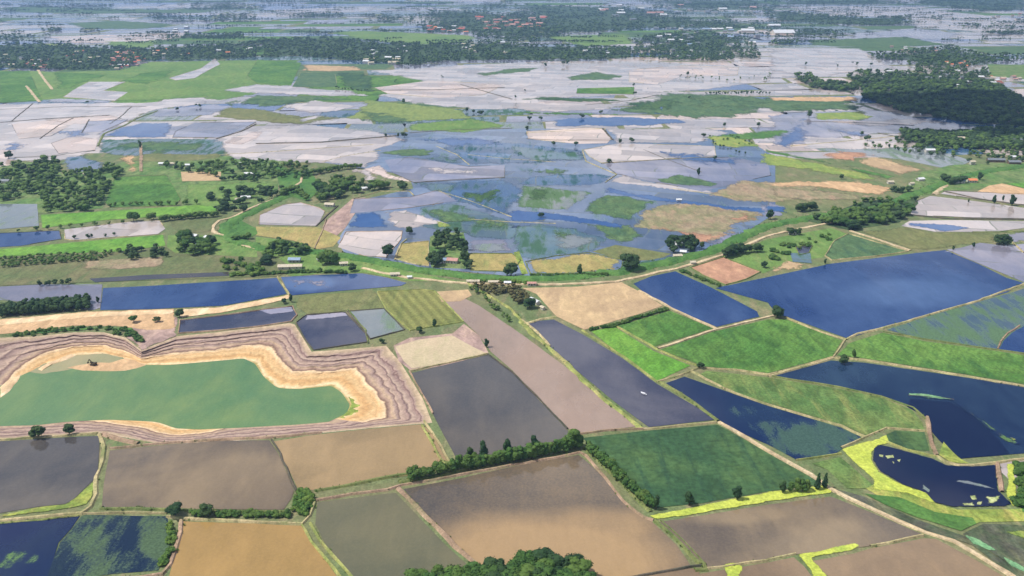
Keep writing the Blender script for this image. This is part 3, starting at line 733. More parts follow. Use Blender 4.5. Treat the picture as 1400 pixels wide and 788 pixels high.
S('levee','960,186 1010,182 1060,176 1100,178 1060,190 1016,192',2,rag=.8)
S('pale','-40,142 0,142 60,141 200,140 274,135 292,142 213,150 188,162 142,183 134,200 110,220 22,222 -40,210',2,rag=.4)
S('pink','16,170 60,165 106,166 70,186 26,190',3,'d',1.2)
S('pink','70,196 100,186 134,190 130,205 80,210',3,'d',1.2)
S('pink','62,164 150,158 166,162 110,170',3,'d',1.2)
S('lilac','120,166 175,164 140,180 108,182',3,'d',1.2)
S('lilac','213,150 292,142 320,146 290,158 250,160 200,160',2,rag=.4)
S('sky','142,186 160,174 190,168 236,168 232,180 236,188 180,190',2,'',rag=.5)
S('lilac','240,180 266,168 350,167 330,178 302,188 236,188',2,'d',1.4)
S('pink','312,188 345,178 360,180 352,192 330,198 306,196',3,rag=.4)
S('teal','134,190 236,189 302,190 315,205 310,216 190,218 136,210',2,rag=.5)
S('olive','160,216 190,210 300,210 318,216 240,222 170,222',2,rag=.4)
S('tealb','80,222 84,214 120,212 152,228 120,236 86,238',2,'',rag=.6)
S('pink','-40,205 22,204 24,226 0,228 -40,230',2,rag=.4)
S('farm','451,44 500,42 640,48 656,51 640,58 578,62 523,58 480,52',2,rag=.4)
S('farm','740,50 860,46 870,60 800,64 770,58',2,rag=.4)
S('lilac','50,50 140,48 150,60 60,62',2,rag=.4)
S('pink','60,50 200,46 260,44 262,52 180,58 90,60',2,rag=.4)
S('farm','140,57 220,56 210,66 150,66',2,rag=.4)
S('lime','40,60 92,60 88,68 52,68',2,rag=.4)
S('lens','0,10 60,9 130,12 300,14 280,18 120,19 20,17',2,rag=.4)
S('lens','90,32 160,28 240,33 200,40 110,40',2,rag=.5)
S('sky','350,8 460,8 470,14 380,16 350,14',2,rag=.5)
S('pale','360,14 520,8 510,16 400,20',2,rag=.4)
S('pale','1060,8 1240,10 1400,26 1440,30 1440,44 1320,40 1250,38 1248,28 1120,18',2,rag=.4)
S('pale','1240,28 1330,32 1400,34 1440,40 1440,46 1340,44 1250,38',3,rag=.4)
S('lilac','1190,44 1250,38 1320,46 1300,56 1200,52',2,rag=.4)
S('pale','1050,66 1180,66 1210,84 1230,96 1160,100 1120,108 1050,96',2,'',rag=.5)
S('lens','1100,55 1240,50 1300,62 1200,66 1110,62',2,rag=.4)
S('pink','1030,40 1094,46 1090,50 1040,48',3,rag=.4)
S('villagegr','1350,88 1440,90 1440,112 1354,104',2)
S('pink','1340,130 1400,120 1440,120 1440,146 1370,140',3,rag=.4)
S('tanor','1050,133 1172,132 1180,138 1120,140 1050,138',3,rag=.5)
S('lime','1110,154 1180,152 1200,160 1180,165 1112,164',3,rag=.6)
S('lilac','1050,158 1100,152 1200,150 1290,166 1340,174 1300,182 1200,184 1100,198 1050,200',2,rag=.4)
S('pink','1112,165 1190,165 1240,160 1290,168 1200,174',3,rag=.7)
S('sky','1056,196 1066,184 1090,166 1104,156 1110,176 1104,190 1080,204',3,rag=.8)
S('pale','1090,186 1240,190 1280,200 1190,205 1100,204',2,rag=.4)
# ============ roads, tracks and main bunds
LEV='396,266 372,276 350,288 322,300 308,312 316,328 350,338 400,344 440,346 469,350 520,359 580,370 640,378 700,382 780,380 850,371 916,358 975,343 1020,322 1050,309 1100,299 1150,291 1200,284 1262,262 1300,247 1340,236 1440,222'
ridge('levee', LEV, 19, 1.8, top=.4, tuft=.25)
ridge('path','1300,249 1290,256 1276,266',7,.15+LEVEL[4])
PH = .62
def path(s, w=3.2, st='path'): ridge(st, s, w, PH, name='path', top=.85)
path('1150,303 1100,312 1050,323 987,350 926,368 900,373 842,386 780,389 700,390 640,388 560,381 520,373 495,367',4.5)
path('416,234 411,250 392,262 385,269 345,284 320,297 300,302 292,309 291,317 300,321 312,324 326,334 350,341',4)
path('52,96 60,108 72,123',7); path('36,118 46,130 54,140',7)
path('192,196 193,215 193,235',5,'p')
path('1162,316 1200,328 1244,343',3.5)
path('982,578 1005,590 1050,617 1108,650 1134,669 1182,692 1228,713 1266,729 1304,741 1355,771 1400,800',3.0)
path('900,477 940,464 979,451 1050,434 1064,431',2.6)
path('874,398 918,422 946,435 979,450',2.6)
ridge('y','796,452 852,488 898,522 905,524',2.2)
ridge('y','712,440 733,462 753,478 784,506 822,543 878,587',4.5,.8,tuft=.2)
ridge('s','713,438 730,450 752,474',2.4)
ridge('g','905,523 954,555 982,576',4,.8,tuft=.2)
ridge('s','880,588 979,578',2.2)
ridge('y','842,446 898,478 948,499 958,502',2,tuft=.1); ridge('s','958,502 930,514 898,523',2.6)
ridge('s','956,503 1003,506 1050,513 1095,502 1139,489 1146,480 1155,466',2.2)
ridge('s','1075,435 1110,450 1157,465',2.2); ridge('s','1157,465 1172,457 1200,451 1240,440 1280,428 1330,414 1400,389 1440,376',3)
ridge('s','1050,515 1100,502 1140,490 1160,491 1182,493 1278,508 1400,529 1440,536',2.6)
ridge('g','1055,515 1146,530 1205,543 1248,558 1267,575',2,tuft=.1)
ridge('p','1267,572 1270,590 1274,608 1280,624',3.2,1.4)
ridge('s','1280,624 1292,632 1310,637 1330,637 1362,633 1440,624',2.4)
ridge('p','1364,634 1367,650 1371,674',3,1)
ridge('s','944,508 1004,538 1050,554 1100,569 1151,583 1183,598',2)
ridge('s','1150,613 1183,598 1197,592 1212,586 1240,588 1268,590',2)
ridge('y','1212,605 1240,616 1279,625',1.6)
ridge('y','1088,630 1120,626 1150,621',1.6)
ridge('g','1207,454 1266,465 1362,479 1440,490',1.8)
ridge('p','1364,478 1368,468 1378,456 1394,446',2)
ridge('d','1242,541 1290,545 1304,547',1.2,.3)
ridge('g','430,672 464,666 520,655 543,651 580,646 612,633',3,tuft=.5)
ridge('p','432,685 480,676 530,670 548,664 590,657 630,650 700,636 760,626 793,619 802,624 828,655 852,686 868,700 880,708 893,712',2.3,.7)
ridge('g','545,660 590,652 632,642 700,628 760,612 795,606',4.5,.5,tuft=.8)
ridge('g','800,612 830,640 860,670 890,700',4,.5,tuft=.6)
ridge('g','895,713 912,726 930,744 958,773',2.6,.8,tuft=.4); ridge('g','903,712 935,740 962,770',1,.4)
ridge('d','960,774 944,776 878,787 800,805',1.6)
ridge('g','950,766 962,772 966,780 950,781',3,.8,tuft=.8)
ridge('p','545,668 568,692 609,734 655,775 690,806',3.6,.8)
ridge('y','413,718 426,742 444,763 470,795',1.8,tuft=.2); ridge('y','424,716 438,740 456,760 490,800',1.8,tuft=.2)
ridge('s','228,707 252,710 350,714 413,717 424,706 431,688',2.4,.8)
ridge('g','137,696 228,697 300,700 396,700',2.6,.6,tuft=.7)
ridge('s','110,703 160,702 228,703',1.3)
ridge('p','249,712 246,730 240,750 234,772 222,786 190,790 150,792',3,.9,tuft=.5)
ridge('s','137,594 142,612 140,630 133,652 131,676 124,694 112,702 60,707 0,713 -40,716',3,.8,tuft=.15)
ridge('y','0,716 60,711 108,706',1.5,.5,tuft=.5)
ridge('d','371,602 384,621 392,640 406,672',1.7)
ridge('s','580,576 592,592 604,612 616,634',1.6); ridge('y','577,582 588,600 600,624 608,636',2.2,.7,tuft=.5)
ridge('s','561,508 612,497 667,484',2); ridge('d','667,485 700,509 733,542 776,587',1.2)
ridge('p','560,508 574,532 592,566',1.4)
ridge('p','786,595 830,589 884,587',1.8)
ridge('s','1190,748 1262,733',1.8); ridge('s','1050,766 1088,758',1.6); ridge('s','965,778 1050,767',1.6)
ridge('p','150,614 228,606 300,601 370,599 440,592',2.6,.7,tuft=.1)
ridge('s','-40,605 0,602 60,598 134,593',2)
ridge('p','140,594 160,600 190,606',5,1)
ridge('s','380,379 390,395 396,404',2)
ridge('p','430,341 440,318 446,300',2); ridge('d','432,310 446,296 462,282',3,.8)
ridge('s','484,272 520,262 560,262 566,268',2)
ridge('g','476,424 500,452 504,470',1.6,tuft=.1)
ridge('s','540,356 548,334 556,328',2.6)
ridge('y','640,388 700,424 716,442',3,.8,tuft=.5)
ridge('s','716,444 740,437 760,434',3)
ridge('s','796,205 801,221 843,239 828,250',2); ridge('s','822,224 911,218 977,215',1.4)
ridge('d','0,168 60,163 150,158',2); ridge('d','55,190 80,172 100,162',3); ridge('d','16,166 45,142',3)
ridge('d','112,182 122,164',3); ridge('g','134,200 142,183 170,172 188,162 215,152',5)
ridge('d','296,190 330,180 350,170',4); ridge('d','350,197 440,195 545,186',5,1.2,tuft=.3)
ridge('d','508,124 600,123 690,120',4); ridge('d','630,116 700,136',4)
ridge('d','1240,294 1300,300 1440,301',3,1,tuft=.3); ridge('d','1290,262 1340,273 1400,281 1440,286',3,1,tuft=.3)
ridge('g','1330,318 1440,317',3); ridge('d','824,176 838,192',5)
ridge('s','1380,328 1400,346',2.4)
ridge('d','566,250 640,245 690,243',2.2,.4); ridge('s','600,262 640,274 700,297',2.2,.3); ridge('s','640,212 700,218 760,222',2,.3); 
ridge('d','880,205 911,218 960,236',1.6,.3); ridge('s','596,200 625,212 642,226',2.2,.3); ridge('s','828,176 800,178 720,182',3,.3); ridge('d','720,190 760,192 836,192',3,.5)
ridge('s','640,300 700,304 760,306',1.8,.3); ridge('s','920,258 960,264 1000,270',2,.3); ridge('d','560,182 620,178 700,176',4,.5); ridge('d','1100,166 1170,168 1250,172',4,.5)
ridge('s','1080,200 1150,194 1230,186',3,.4); ridge('d','1200,182 1240,190 1300,196',3,.5); ridge('d','0,150 100,146 200,146',3,.4); ridge('s','300,212 400,206 510,198',2.6,.4)
ridge('d','130,206 70,214 20,216',3,.4); ridge('d','180,146 165,160 150,170',4,.4); ridge('s','440,222 470,214 520,206',2.4,.3); ridge('d','900,130 860,138 800,144',4,.4)

# drowned-out crop patches showing through the central flood, plus blue patches painting reflected clear sky
S('lens','700,232 760,230 800,236 770,240 720,238',4,rag=1.2); S('teal','560,250 600,246 640,252 620,262 580,262',4,rag=1.0)
S('dkgreen','630,262 680,258 700,270 680,284 640,276',4,rag=1.6); S('lens','640,300 680,296 720,304 700,316 650,314',4,rag=1.4)
S('lens','566,288 600,280 640,292 660,302 610,304',4,rag=1.2); S('dkgreen','716,256 750,257 770,264 750,276 712,272',4,rag=1.6)
S('lens','740,314 790,312 810,322 780,336 740,330',4,rag=1.8); S('lens','930,130 1000,132 1060,140 1020,150 940,146',4,rag=1.6)
S('dkgreen','840,140 900,134 940,140 930,150 850,150',4,rag=1.5); S('lens','1080,140 1160,142 1200,148 1140,152 1080,150',4,rag=1.2)
S('lens','300,138 360,134 420,136 400,144 320,146',4,rag=1.4); S('olive','370,160 440,156 480,162 420,170 370,168',4,rag=1.2)
S('lens','490,150 540,156 600,168 540,172 490,166',4,rag=1.4); S('pale','404,164 430,158 445,157 436,162 414,167',4,rag=.4)
S('lens','160,196 220,192 290,194 300,206 220,210 160,208',4,rag=1.6); S('sky','560,190 620,186 680,190 690,198 620,202',4,rag=1.2)
S('sky','900,206 960,210 1010,216 1040,226 980,228 920,218',4,rag=1.6); S('sky','1130,176 1180,178 1200,186 1150,190',4,rag=1.2)
S('sky','60,180 110,176 130,184 90,190',4,rag=1.2); S('sky','0,196 30,192 50,200 20,206 0,206',4,rag=1.2)
S('pale','580,228 640,230 690,232 660,240 600,238',4,rag=1.2); S('pale','480,230 520,232 530,250 500,262 486,250',4,rag=.9)

# ------------------------------------------------------------------ trees
def foliage_mat(name, c1, c2, c3):
    m, nt, b = newmat(name)
    oi = N(nt, 'ShaderNodeObjectInfo'); tc = N(nt, 'ShaderNodeNewGeometry')
    n1 = noise_n(nt, tc.outputs['Position'], .35, 4, .7)
    n2 = noise_n(nt, tc.outputs['Position'], .045, 2, .5)
    col = mixc(nt, ramp(nt, n1, .3, .7), c1, c2)
    f = mth(nt, 'ADD', mth(nt, 'MULTIPLY', oi.outputs['Random'], .5), mth(nt, 'MULTIPLY', n2, .5))
    col = mixc(nt, ramp(nt, f, .3, .8, 0, .7), col, c3)
    nt.links.new(col, b.inputs['Base Color']); b.inputs['Roughness'].default_value = .75; b.inputs['Specular IOR Level'].default_value = .15
    return m
MF = {'b': foliage_mat('broad_foliage', L(48,78,38), L(78,112,50), L(98,120,56)),
      'd': foliage_mat('dark_foliage', L(36,58,38), L(54,82,46), L(70,90,48)),
      's': foliage_mat('shrub_foliage', L(60,92,42), L(92,124,54), L(118,140,60)),
      'o': foliage_mat('olive_foliage', L(66,78,44), L(92,96,56), L(104,92,58))}
mb_, nt_, b_ = newmat('bark'); b_.inputs['Base Color'].default_value = (*L(96,80,64), 1); b_.inputs['Roughness'].default_value = .9
_bn = noise_n(nt_, pos(nt_, 0, (1, 1, .2)), 3, 4, .7); nt_.links.new(mixc(nt_, _bn, L(66,54,44), L(124,106,86)), b_.inputs['Base Color'])
MB = mb_

def ico(sub):
    bm = bmesh.new(); bmesh.ops.create_icosphere(bm, subdivisions=sub, radius=1)
    v = [x.co.copy() for x in bm.verts]; f = [tuple(y.index for y in x.verts) for x in bm.faces]; bm.free(); return v, f
ICO1, ICO2, ICO3 = ico(1), ico(2), ico(3)

def crown_geo(shape, seed, nleaf, lobes=9, sub=ICO2, leaf=.10):
    """unit-height tree crown: overlapping uneven clumps with a skin of leaf sprays; height 1, gaps between clumps"""
    r = random.Random(seed); V = []; Fc = []
    P = []
    for i in range(lobes):
        a = r.uniform(0, 6.283)
        if shape == 'broad':
            z = r.uniform(.34, .86); rr = .34*math.sqrt(max(.05, 1-((z-.52)/.46)**2))*r.uniform(.45, 1.0); s = r.uniform(.13, .23)
        elif shape == 'tall':
            z = .25+.68*(i+.5)/lobes; rr = .14*r.random(); s = .17*(1.1-abs(z-.5)*.9)*r.uniform(.8, 1.1)
        elif shape == 'spire':
            z = .14+.80*(i+.5)/lobes; rr = .03*r.random(); s = .115*(1.15-z)+.02
        else:
            z = r.uniform(.15, .6); rr = .5*math.sqrt(r.random()); s = r.uniform(.22, .34)
        P.append((rr*math.cos(a), rr*math.sin(a), z, s))
    if shape == 'broad': P.append((0, 0, .58, .27))
    for (x, y, z, s) in P:
        i0 = len(V); off = Vector((r.random()*50, r.random()*50, r.random()*50))
        sx, sy, sz = s*r.uniform(.9, 1.25), s*r.uniform(.9, 1.25), s*(r.uniform(.65, .95) if shape in ('broad', 'shrub') else 1.25)
        for v in sub[0]:
            k = 1+.42*mnoise.noise(v*2.1+off)+.22*mnoise.noise(v*5+off)
            V.append((x+v.x*sx*k, y+v.y*sy*k, z+v.z*sz*k))
        Fc += [tuple(i0+j for j in f) for f in sub[1]]
    for _ in range(nleaf):
        x, y, z, s = P[r.randrange(len(P))]
        d = Vector((r.gauss(0, 1), r.gauss(0, 1), r.gauss(.25, .9))).normalized()
        c = Vector((x, y, z)) + Vector((d.x*s*1.1, d.y*s*1.1, d.z*s*.95))*r.uniform(.85, 1.28)
        t = d.orthogonal().normalized(); t.rotate(__import__('mathutils').Quaternion(d, r.uniform(0, 6.28)))
        u = d.cross(t); t = (t + d*r.uniform(-.6, .6)).normalized(); w = leaf*r.uniform(.5, 1.2)
        i0 = len(V)
        V += [tuple(c-t*w*.5), tuple(c+u*w*.35), tuple(c+t*w*.5), tuple(c-u*w*.35)]
        Fc.append((i0, i0+1, i0+2, i0+3))
    return V, Fc
def trunk_geo(shape, seed):
    r = random.Random(seed); V = []; Fc = []
    def limb(a, b, ra, rb, n=6):
        i0 = len(V); d = (b-a).normalized(); t = d.orthogonal().normalized(); u = d.cross(t)
        for p, q in ((a, ra), (a.lerp(b, .5)+t*ra*.3, (ra+rb)/2), (b, rb)):
            for k in range(n):
                an = 6.283*k/n; V.append(tuple(p+(t*math.cos(an)+u*math.sin(an))*q))
        for s_ in range(2):
            for k in range(n):
                Fc.append((i0+s_*n+k, i0+s_*n+(k+1) % n, i0+(s_+1)*n+(k+1) % n, i0+(s_+1)*n+k))
    h = {'broad': .5, 'tall': .7, 'spire': .6, 'shrub': .3}[shape]
    limb(Vector((0, 0, -.02)), Vector((r.uniform(-.02, .02), r.uniform(-.02, .02), h)), .032, .018)
    for _ in range(4 if shape != 'spire' else 2):
        a = r.uniform(0, 6.28); z0 = r.uniform(.3, .9)*h
        q = .22 if shape == 'broad' else .08
        limb(Vector((0, 0, z0)), Vector((math.cos(a)*q, math.sin(a)*q, z0+r.uniform(.12, .24))), .015, .006, 4)
    return V, Fc

PROTO = {}
def protos(shape, mk_, nvar, nleaf, lobes, sub, leaf):
    for v in range(nvar):
        V, Fc = crown_geo(shape, 100*v+len(shape), nleaf, lobes, sub, leaf)
        me = bpy.data.meshes.new('crown'); me.from_pydata(V, [], Fc); me.materials.append(MF[mk_]); me.update()
        V2, F2 = trunk_geo(shape, v+5)
        mt = bpy.data.meshes.new('trunk'); mt.from_pydata(V2, [], F2); mt.materials.append(MB); mt.update()
        PROTO.setdefault((shape, mk_), []).append((me, mt))
protos('broad', 'b', 6, 900, 13, ICO2, .085); protos('broad', 'd', 5, 900, 14, ICO2, .085)
protos('tall', 'b', 4, 500, 8, ICO2, .08); protos('tall', 'd', 3, 500, 8, ICO2, .08)
protos('spire', 'd', 3, 300, 9, ICO2, .05)
protos('shrub', 's', 4, 500, 8, ICO2, .12); protos('shrub', 'b', 3, 500, 8, ICO2, .12)
protos('broad', 'o', 2, 500, 9, ICO2, .085)

TREES = []   # px, py, height, width factor, shape, material, label, group
rt = random.Random(5)
def one(px, py, h, label, wf=1.0, shape='broad', m='b', group=None): TREES.append((px, py, h, wf, shape, m, label, group))
def pscale(py): return (py+50)/300.0        # pixels per metre of height, roughly
def line(s, n, h0, h1, label, group, shape='tall', m='b', wf=1.0, jit=1.0):
    pp = pts_of(s); seg = [math.hypot(b[0]-a[0], b[1]-a[1]) for a, b in zip(pp, pp[1:])]; tot = sum(seg)
    for i in range(n):
        d = (i+.5+rt.uniform(-.3, .3))/n*tot
        for (a, b), q in zip(zip(pp, pp[1:]), seg):
            if d <= q: break
            d -= q
        t = min(1, d/q)
        one(a[0]+(b[0]-a[0])*t+rt.uniform(-1, 1)*jit, a[1]+(b[1]-a[1])*t+rt.uniform(-.6, .6)*jit, rt.uniform(h0, h1), label, wf*rt.uniform(.85, 1.2), shape, m, group)
def area(s, n, h0, h1, label, group, shape='broad', m='b', wf=1.0):
    pp = pts_of(s); xs = [p[0] for p in pp]; ys = [p[1] for p in pp]; k = 0; got = []
    tries = 0
    while k < n and tries < 20000:
        tries += 1
        x, y = rt.uniform(min(xs), max(xs)), rt.uniform(min(ys), max(ys))
        if not inside((x, y), pp): continue
        w = gp(x, y); lim = 3.0 if tries < 8000 else 1.5
        if any((w-g).length < lim for g in got): continue
        got.append(w); k += 1
        one(x, y, rt.uniform(h0, h1), label, wf*rt.uniform(.85, 1.25), shape, m if rt.random() < .8 else ('d' if m == 'b' and shape != 'shrub' else m), group)

# --- rows and single trees near the front
line('561,657 590,651 612,646', 9, 6, 8.5, 'rounded green tree at the low left end of the long hedgerow', 'low end of the long hedgerow', 'broad', 'b', .95)
line('616,646 630,642', 4, 8, 10, 'rounded green tree by the sandy bund end in the long hedgerow', 'hedgerow trees beside the bund end', 'tall', 'b', 1.1)
line('634,642 700,631 760,620 795,610', 40, 7.5, 10.5, 'green tree in the dense hedgerow between the grey paddy and the half muddy paddy', 'dense hedgerow across the middle', 'tall', 'b', 1.25, 1.6)
for x, y, h, t in ((642,636,13,'first tall dark tree from the left rising out of the long hedgerow'),(662,633,15,'tallest dark tree rising out of the long hedgerow'),
    (694,627,14.5,'dark tall tree above the middle of the long hedgerow'),(730,622,13.5,'narrow dark treetop right of the middle of the long hedgerow'),(782,613,14,'bushy tall tree where the two hedgerows meet at the corner')):
    one(x, y, h, t, .8 if x != 782 else 1.3, 'tall', 'd' if x != 782 else 'b')
line('803,614 830,640 860,668 890,696', 44, 5.5, 8, 'small bushy tree in the slanting hedgerow beside the deep green field', 'slanting hedgerow', 'broad', 'b', .9, 1.6)
one(897,696,9.5,'thin tree at the left end of the yellow duckweed strip',.8,'tall','d')
one(942,691,9.5,'dark tree standing on the yellow strip, second from its left end',1.1,'tall','d')
one(1008,683,9,'lone tree standing halfway along the yellow strip',1.2,'tall','d')
one(1070,674,8,'dark tree at the left of the small group on the yellow strip',1.0,'tall','d')
for x, h in ((1081,6.5),(1090,9),(1097,8.5),(1103,8)): one(x,672,h,'green tree in the tight group left of the two cypresses',1.15,'tall','b','trees left of the two cypresses')
one(1117,669,12,'left one of two dark cypress trees at the right end of the yellow strip',1,'spire','d')
one(1127,667,11,'right one of two dark cypress trees at the right end of the yellow strip',1,'spire','d')
area('585,812 640,800 700,790 745,776 775,778 792,790 806,812 790,835 600,835', 60, 11, 13, 'big leafy tree in the clump at the bottom edge of the view', 'leafy clump at the bottom edge', 'broad', 'b', 1.15)
area('566,800 620,796 618,815 560,815', 8, 9, 10, 'leafy tree at the left tip of the bottom clump', 'left tip of the bottom clump', 'broad', 'b', 1.1)
one(53,598,8.5,'larger of two dark trees on the bank below the green pond',1.15,'broad','d'); one(95,593,7,'smaller of two dark trees on the bank below the green pond',1.2,'broad','d')
one(240,705,7.5,'dark rounded tree on the bund corner left of the ochre paddy',1.5,'broad','d')
one(284,705,7.5,'dark rounded tree on the bund above the ochre paddy',1.2,'broad','d')
line('262,704 276,704', 2, 3.5, 4.5, 'low shrub between the two rounded trees above the ochre paddy', 'shrubs between the two rounded trees', 'shrub', 's')
line('294,705 345,705 395,706', 14, 3, 4.5, 'low shrub on the bund along the top of the ochre paddy', 'shrubs above the ochre paddy', 'shrub', 'b')
area('402,700 405,680 416,672 426,676 426,700 410,706', 16, 3, 5, 'bright green shrub in the thicket at the corner of the olive paddy', 'thicket at the olive paddy corner', 'shrub', 's')
line('232,715 234,735 236,750 228,762 218,776', 12, 2.5, 4, 'low shrub on the earth bank right of the weedy dark paddy', 'shrubs on the weedy paddy bank', 'shrub', 's')
one(1063,434,10,'round dark tree at the meeting point of bunds left of the big blue paddy',1.25,'broad','d')
one(1154,498,7,'bushy tree at the bund corner above the navy paddy',1.4,'broad','d'); one(1167,489,7.5,'thin tree right of the bushy one above the navy paddy',.8,'tall','b')
one(958,503,4.5,'small round shrub at the corner of three green fields',1.3,'broad','d')
one(862,369,18,'very large round dark tree alone beside the levee',1.25,'broad','d'); one(699,378,13.5,'round dark tree alone on the levee in front of the tan stubble',1.2,'broad','d')
one(793,376,11,'slim dark tree alone on the levee in front of the ripening rice',.95,'tall','d')
one(529,352,14.5,'dark leaning tree standing by the pale water left of the ripening rice',1.05,'broad','d')
one(560,320,9,'isolated tree standing in shallow flood above the ripening rice',1.2,'broad','d')
one(671,436,5,'small dark tree',1,'tall','d') if False else None
one(665,475,7.5,'dark slim tree at the corner of the dry clay basin',1,'tall','d'); one(594,446,6.5,'taller of two dark trees above the dry clay basin',1.1,'tall','d')
one(573,455,5.5,'shorter of two dark trees above the dry clay basin',1.3,'broad','d'); one(523,469,4,'small round bush on the rim of the pit terraces',1.4,'broad','d')
one(246,434,7.5,'dark tree at the corner of the grey water above the pit terraces',1.2,'broad','d'); one(183,441,6.5,'rounded bush on the sandy bank above the pit',1.3,'broad','b'); one(215,440,5,'small bush right of the rounded one on the sandy bank',1.4,'broad','o')
one(134,414,6,'small dark tree beside the plantation block end',1,'tall','d')
one(398,413,7.5,'larger dark tree on the corner of the olive crop',1,'tall','d'); one(388,415,5,'smaller dark tree on the corner of the olive crop',1.3,'broad','d')
one(1366,334,12,'leftmost dark tree of the clump by the big blue paddy',1.2,'broad','d'); one(1373,336,13,'tallest dark tree on the edge of the big blue paddy',1.0,'tall','d'); one(1378,336,10,'tree at the right of the clump on the edge of the big blue paddy',1.2,'broad','d')
one(1303,342,5,'small tree on the shore of the big blue paddy below the olive field',1.1,'tall','d'); one(1331,338,5.5,'second small tree on the shore of the big blue paddy below the olive field',1.2,'tall','d')
one(1128,361,5.5,'small tree on the top left shore of the big blue paddy',1,'tall','d')
one(1359,279,11.5,'slim dark tree on the narrow bund crossing the pale water by the orange soil',.8,'tall','d'); one(1371,275,8,'shortest of three trees on the narrow bund by the orange soil',.8,'tall','d'); one(1383,281,14,'widest of three trees on the narrow bund by the orange soil',1.05,'tall','d')
one(1339,246,11,'dark upright tree beside the orange roofed house',1.3,'tall','d'); one(1324,277,5,'small tree on the narrow bund in the pale water',1,'tall','d')
one(192,203,13.5,'tall dark tree at the far end of the straight pink track',.75,'tall','d'); one(955,240,11.5,'dark tree alone in the lilac water above the green islet',.85,'tall','d')
one(833,223,7,'small dark tree on the bend of the bund in the pale plain',1.3,'broad','d'); one(740,297,6,'small dark tree on the sandy spot in the blue strip',1.3,'broad','d')
one(12,217,13,'large dark tree at the left edge of the pale water',1.2,'broad','d'); one(1053,300,12,'dark tree on the levee left of the dense wood',1,'broad','d')
line('1090,290 1115,287', 9, 9, 13, 'dark tree in the round clump left of the dense wood', 'clump left of the dense wood', 'broad', 'd')
area('1106,303 1130,296 1180,290 1240,284 1246,292 1226,304 1162,316 1140,311', 85, 9, 11.5, 'tree of the dense wood beside the pale waters', 'dense wood beside the pale waters', 'broad', 'b', 1.15)
area('1130,296 1180,276 1250,270 1254,276 1240,284 1180,292', 24, 5, 9, 'smaller tree on the far side of the dense wood', 'far side of the dense wood', 'broad', 'b')
line('1218,262 1228,264 1238,262 1247,262', 6, 8, 10, 'tree on the levee above the dense wood', 'levee trees above the dense wood', 'broad', 'd')
line('1286,247 1300,252 1318,249', 12, 9, 12, 'big dark tree around the grey blue roofed house', 'trees round the grey blue roof', 'broad', 'd', 1.2)
area('0,434 0,424 122,412 124,424', 95, 8, 9, 'dark close planted tree of the plantation block above the sandy bank', 'plantation block above the sandy bank', 'tall', 'd', 1.1)
# grove with gap in the middle, by the levee
area('586,366 585,360 592,350 598,322 606,318 608,326 600,345 606,352 604,366', 13, 8, 12, 'tree on the left side of the horseshoe grove', 'left arm of the horseshoe grove', 'broad', 'd')
area('608,345 610,322 620,316 634,322 640,360 646,370 636,368 630,345 622,340', 18, 8, 12, 'tree on the right side of the horseshoe grove', 'right arm of the horseshoe grove', 'broad', 'd')
# levee farm, right
area('888,345 892,335 940,330 966,338 965,345 930,345 912,347', 16, 9, 12, 'dark tree around the farm with the white and blue roof', 'trees round the white and blue roof', 'broad', 'd')
line('990,352 1005,348 1022,346', 9, 9, 12, 'dark tree in the clump above the reddish field', 'clump above the reddish field', 'broad', 'd', 1.2); line('1025,345 1042,344', 4, 8, 11, 'dark tree in the clump right of the one above the reddish field', 'second clump above the reddish field', 'broad', 'd', 1.1)
line('1075,321 1094,321', 5, 7, 10, 'dark tree in front of the small white shed on the levee', 'trees by the small white shed', 'broad', 'd'); one(1044,366,7,'dark tree at the right corner of the reddish field',1,'broad','d')
one(1058,354,6,'round bush on the left of the small green pool',1.6,'shrub','b')
area('1052,345 1080,330 1130,318 1140,328 1110,338 1070,352', 20, 3, 5, 'low shrub in the rough green ground around the violet pool', 'shrubs round the violet pool', 'shrub', 'b')
# left farm land
area('246,345 248,322 262,318 272,328 300,332 296,348 262,350', 24, 8, 13, 'tree in the grove around the white roofs by the orchard', 'grove round the white roofs by the orchard', 'broad', 'b', 1.1)
area('170,356 176,342 214,338 238,348 220,356', 18, 6, 9, 'tree in the dark belt between the bright grass and the olive field', 'dark belt beside the orchard', 'broad', 'd', 1.1)
for rr in range(5): line('%d,%d %d,%d' % (0, 354+rr*3.2, 165-rr*8, 345.5+rr*2.8), 17, 3.5, 5, 'small round orchard tree in the planted rows below the bright grass', 'orchard rows below the bright grass', 'broad', 'b', 1.3)
line('220,303 250,300 300,296', 16, 7, 9.5, 'tree in the hedge along the bottom of the bright strip', 'hedge below the bright strip', 'broad', 'b', 1.1)
one(183,303,12,'large rounded tree left of the pair above the dotted pale pool',1.2,'broad','b'); line('200,302 212,300', 3, 9, 12, 'tree of the close group above the dotted pale pool', 'close group above the dotted pool', 'broad', 'b')
line('20,318 60,315 95,312 150,307 175,305', 9, 4, 7, 'small tree on the far bank of the blue and pale pools', 'trees on the far bank of the pools', 'broad', 'b', 1.1)
line('100,326 110,328 120,326 160,323', 5, 4, 7, 'small tree on the near bank of the dotted pale pool', 'trees on the near bank of the dotted pool', 'broad', 'd')
area('284,276 290,262 312,262 352,254 388,258 380,268 346,284 330,292 300,292', 46, 7, 11, 'dark tree in the wood inside the bend of the track', 'wood inside the bend of the track', 'broad', 'd', 1.15)
line('145,284 170,281 205,281 240,281 270,279', 14, 5, 9, 'tree in the hedge below the big green rectangle', 'hedge below the green rectangle', 'broad', 'b')
area('0,226 80,218 84,240 160,228 168,236 146,262 140,288 60,292 56,262 0,278', 290, 7, 11, 'tree of the orchard village at the left edge', 'orchard village trees', 'broad', 'b', 1.1)
area('216,228 330,220 420,224 420,244 350,250 250,236', 130, 7, 10.5, 'tree in the belt behind the big green rectangle', 'belt behind the green rectangle', 'broad', 'b')
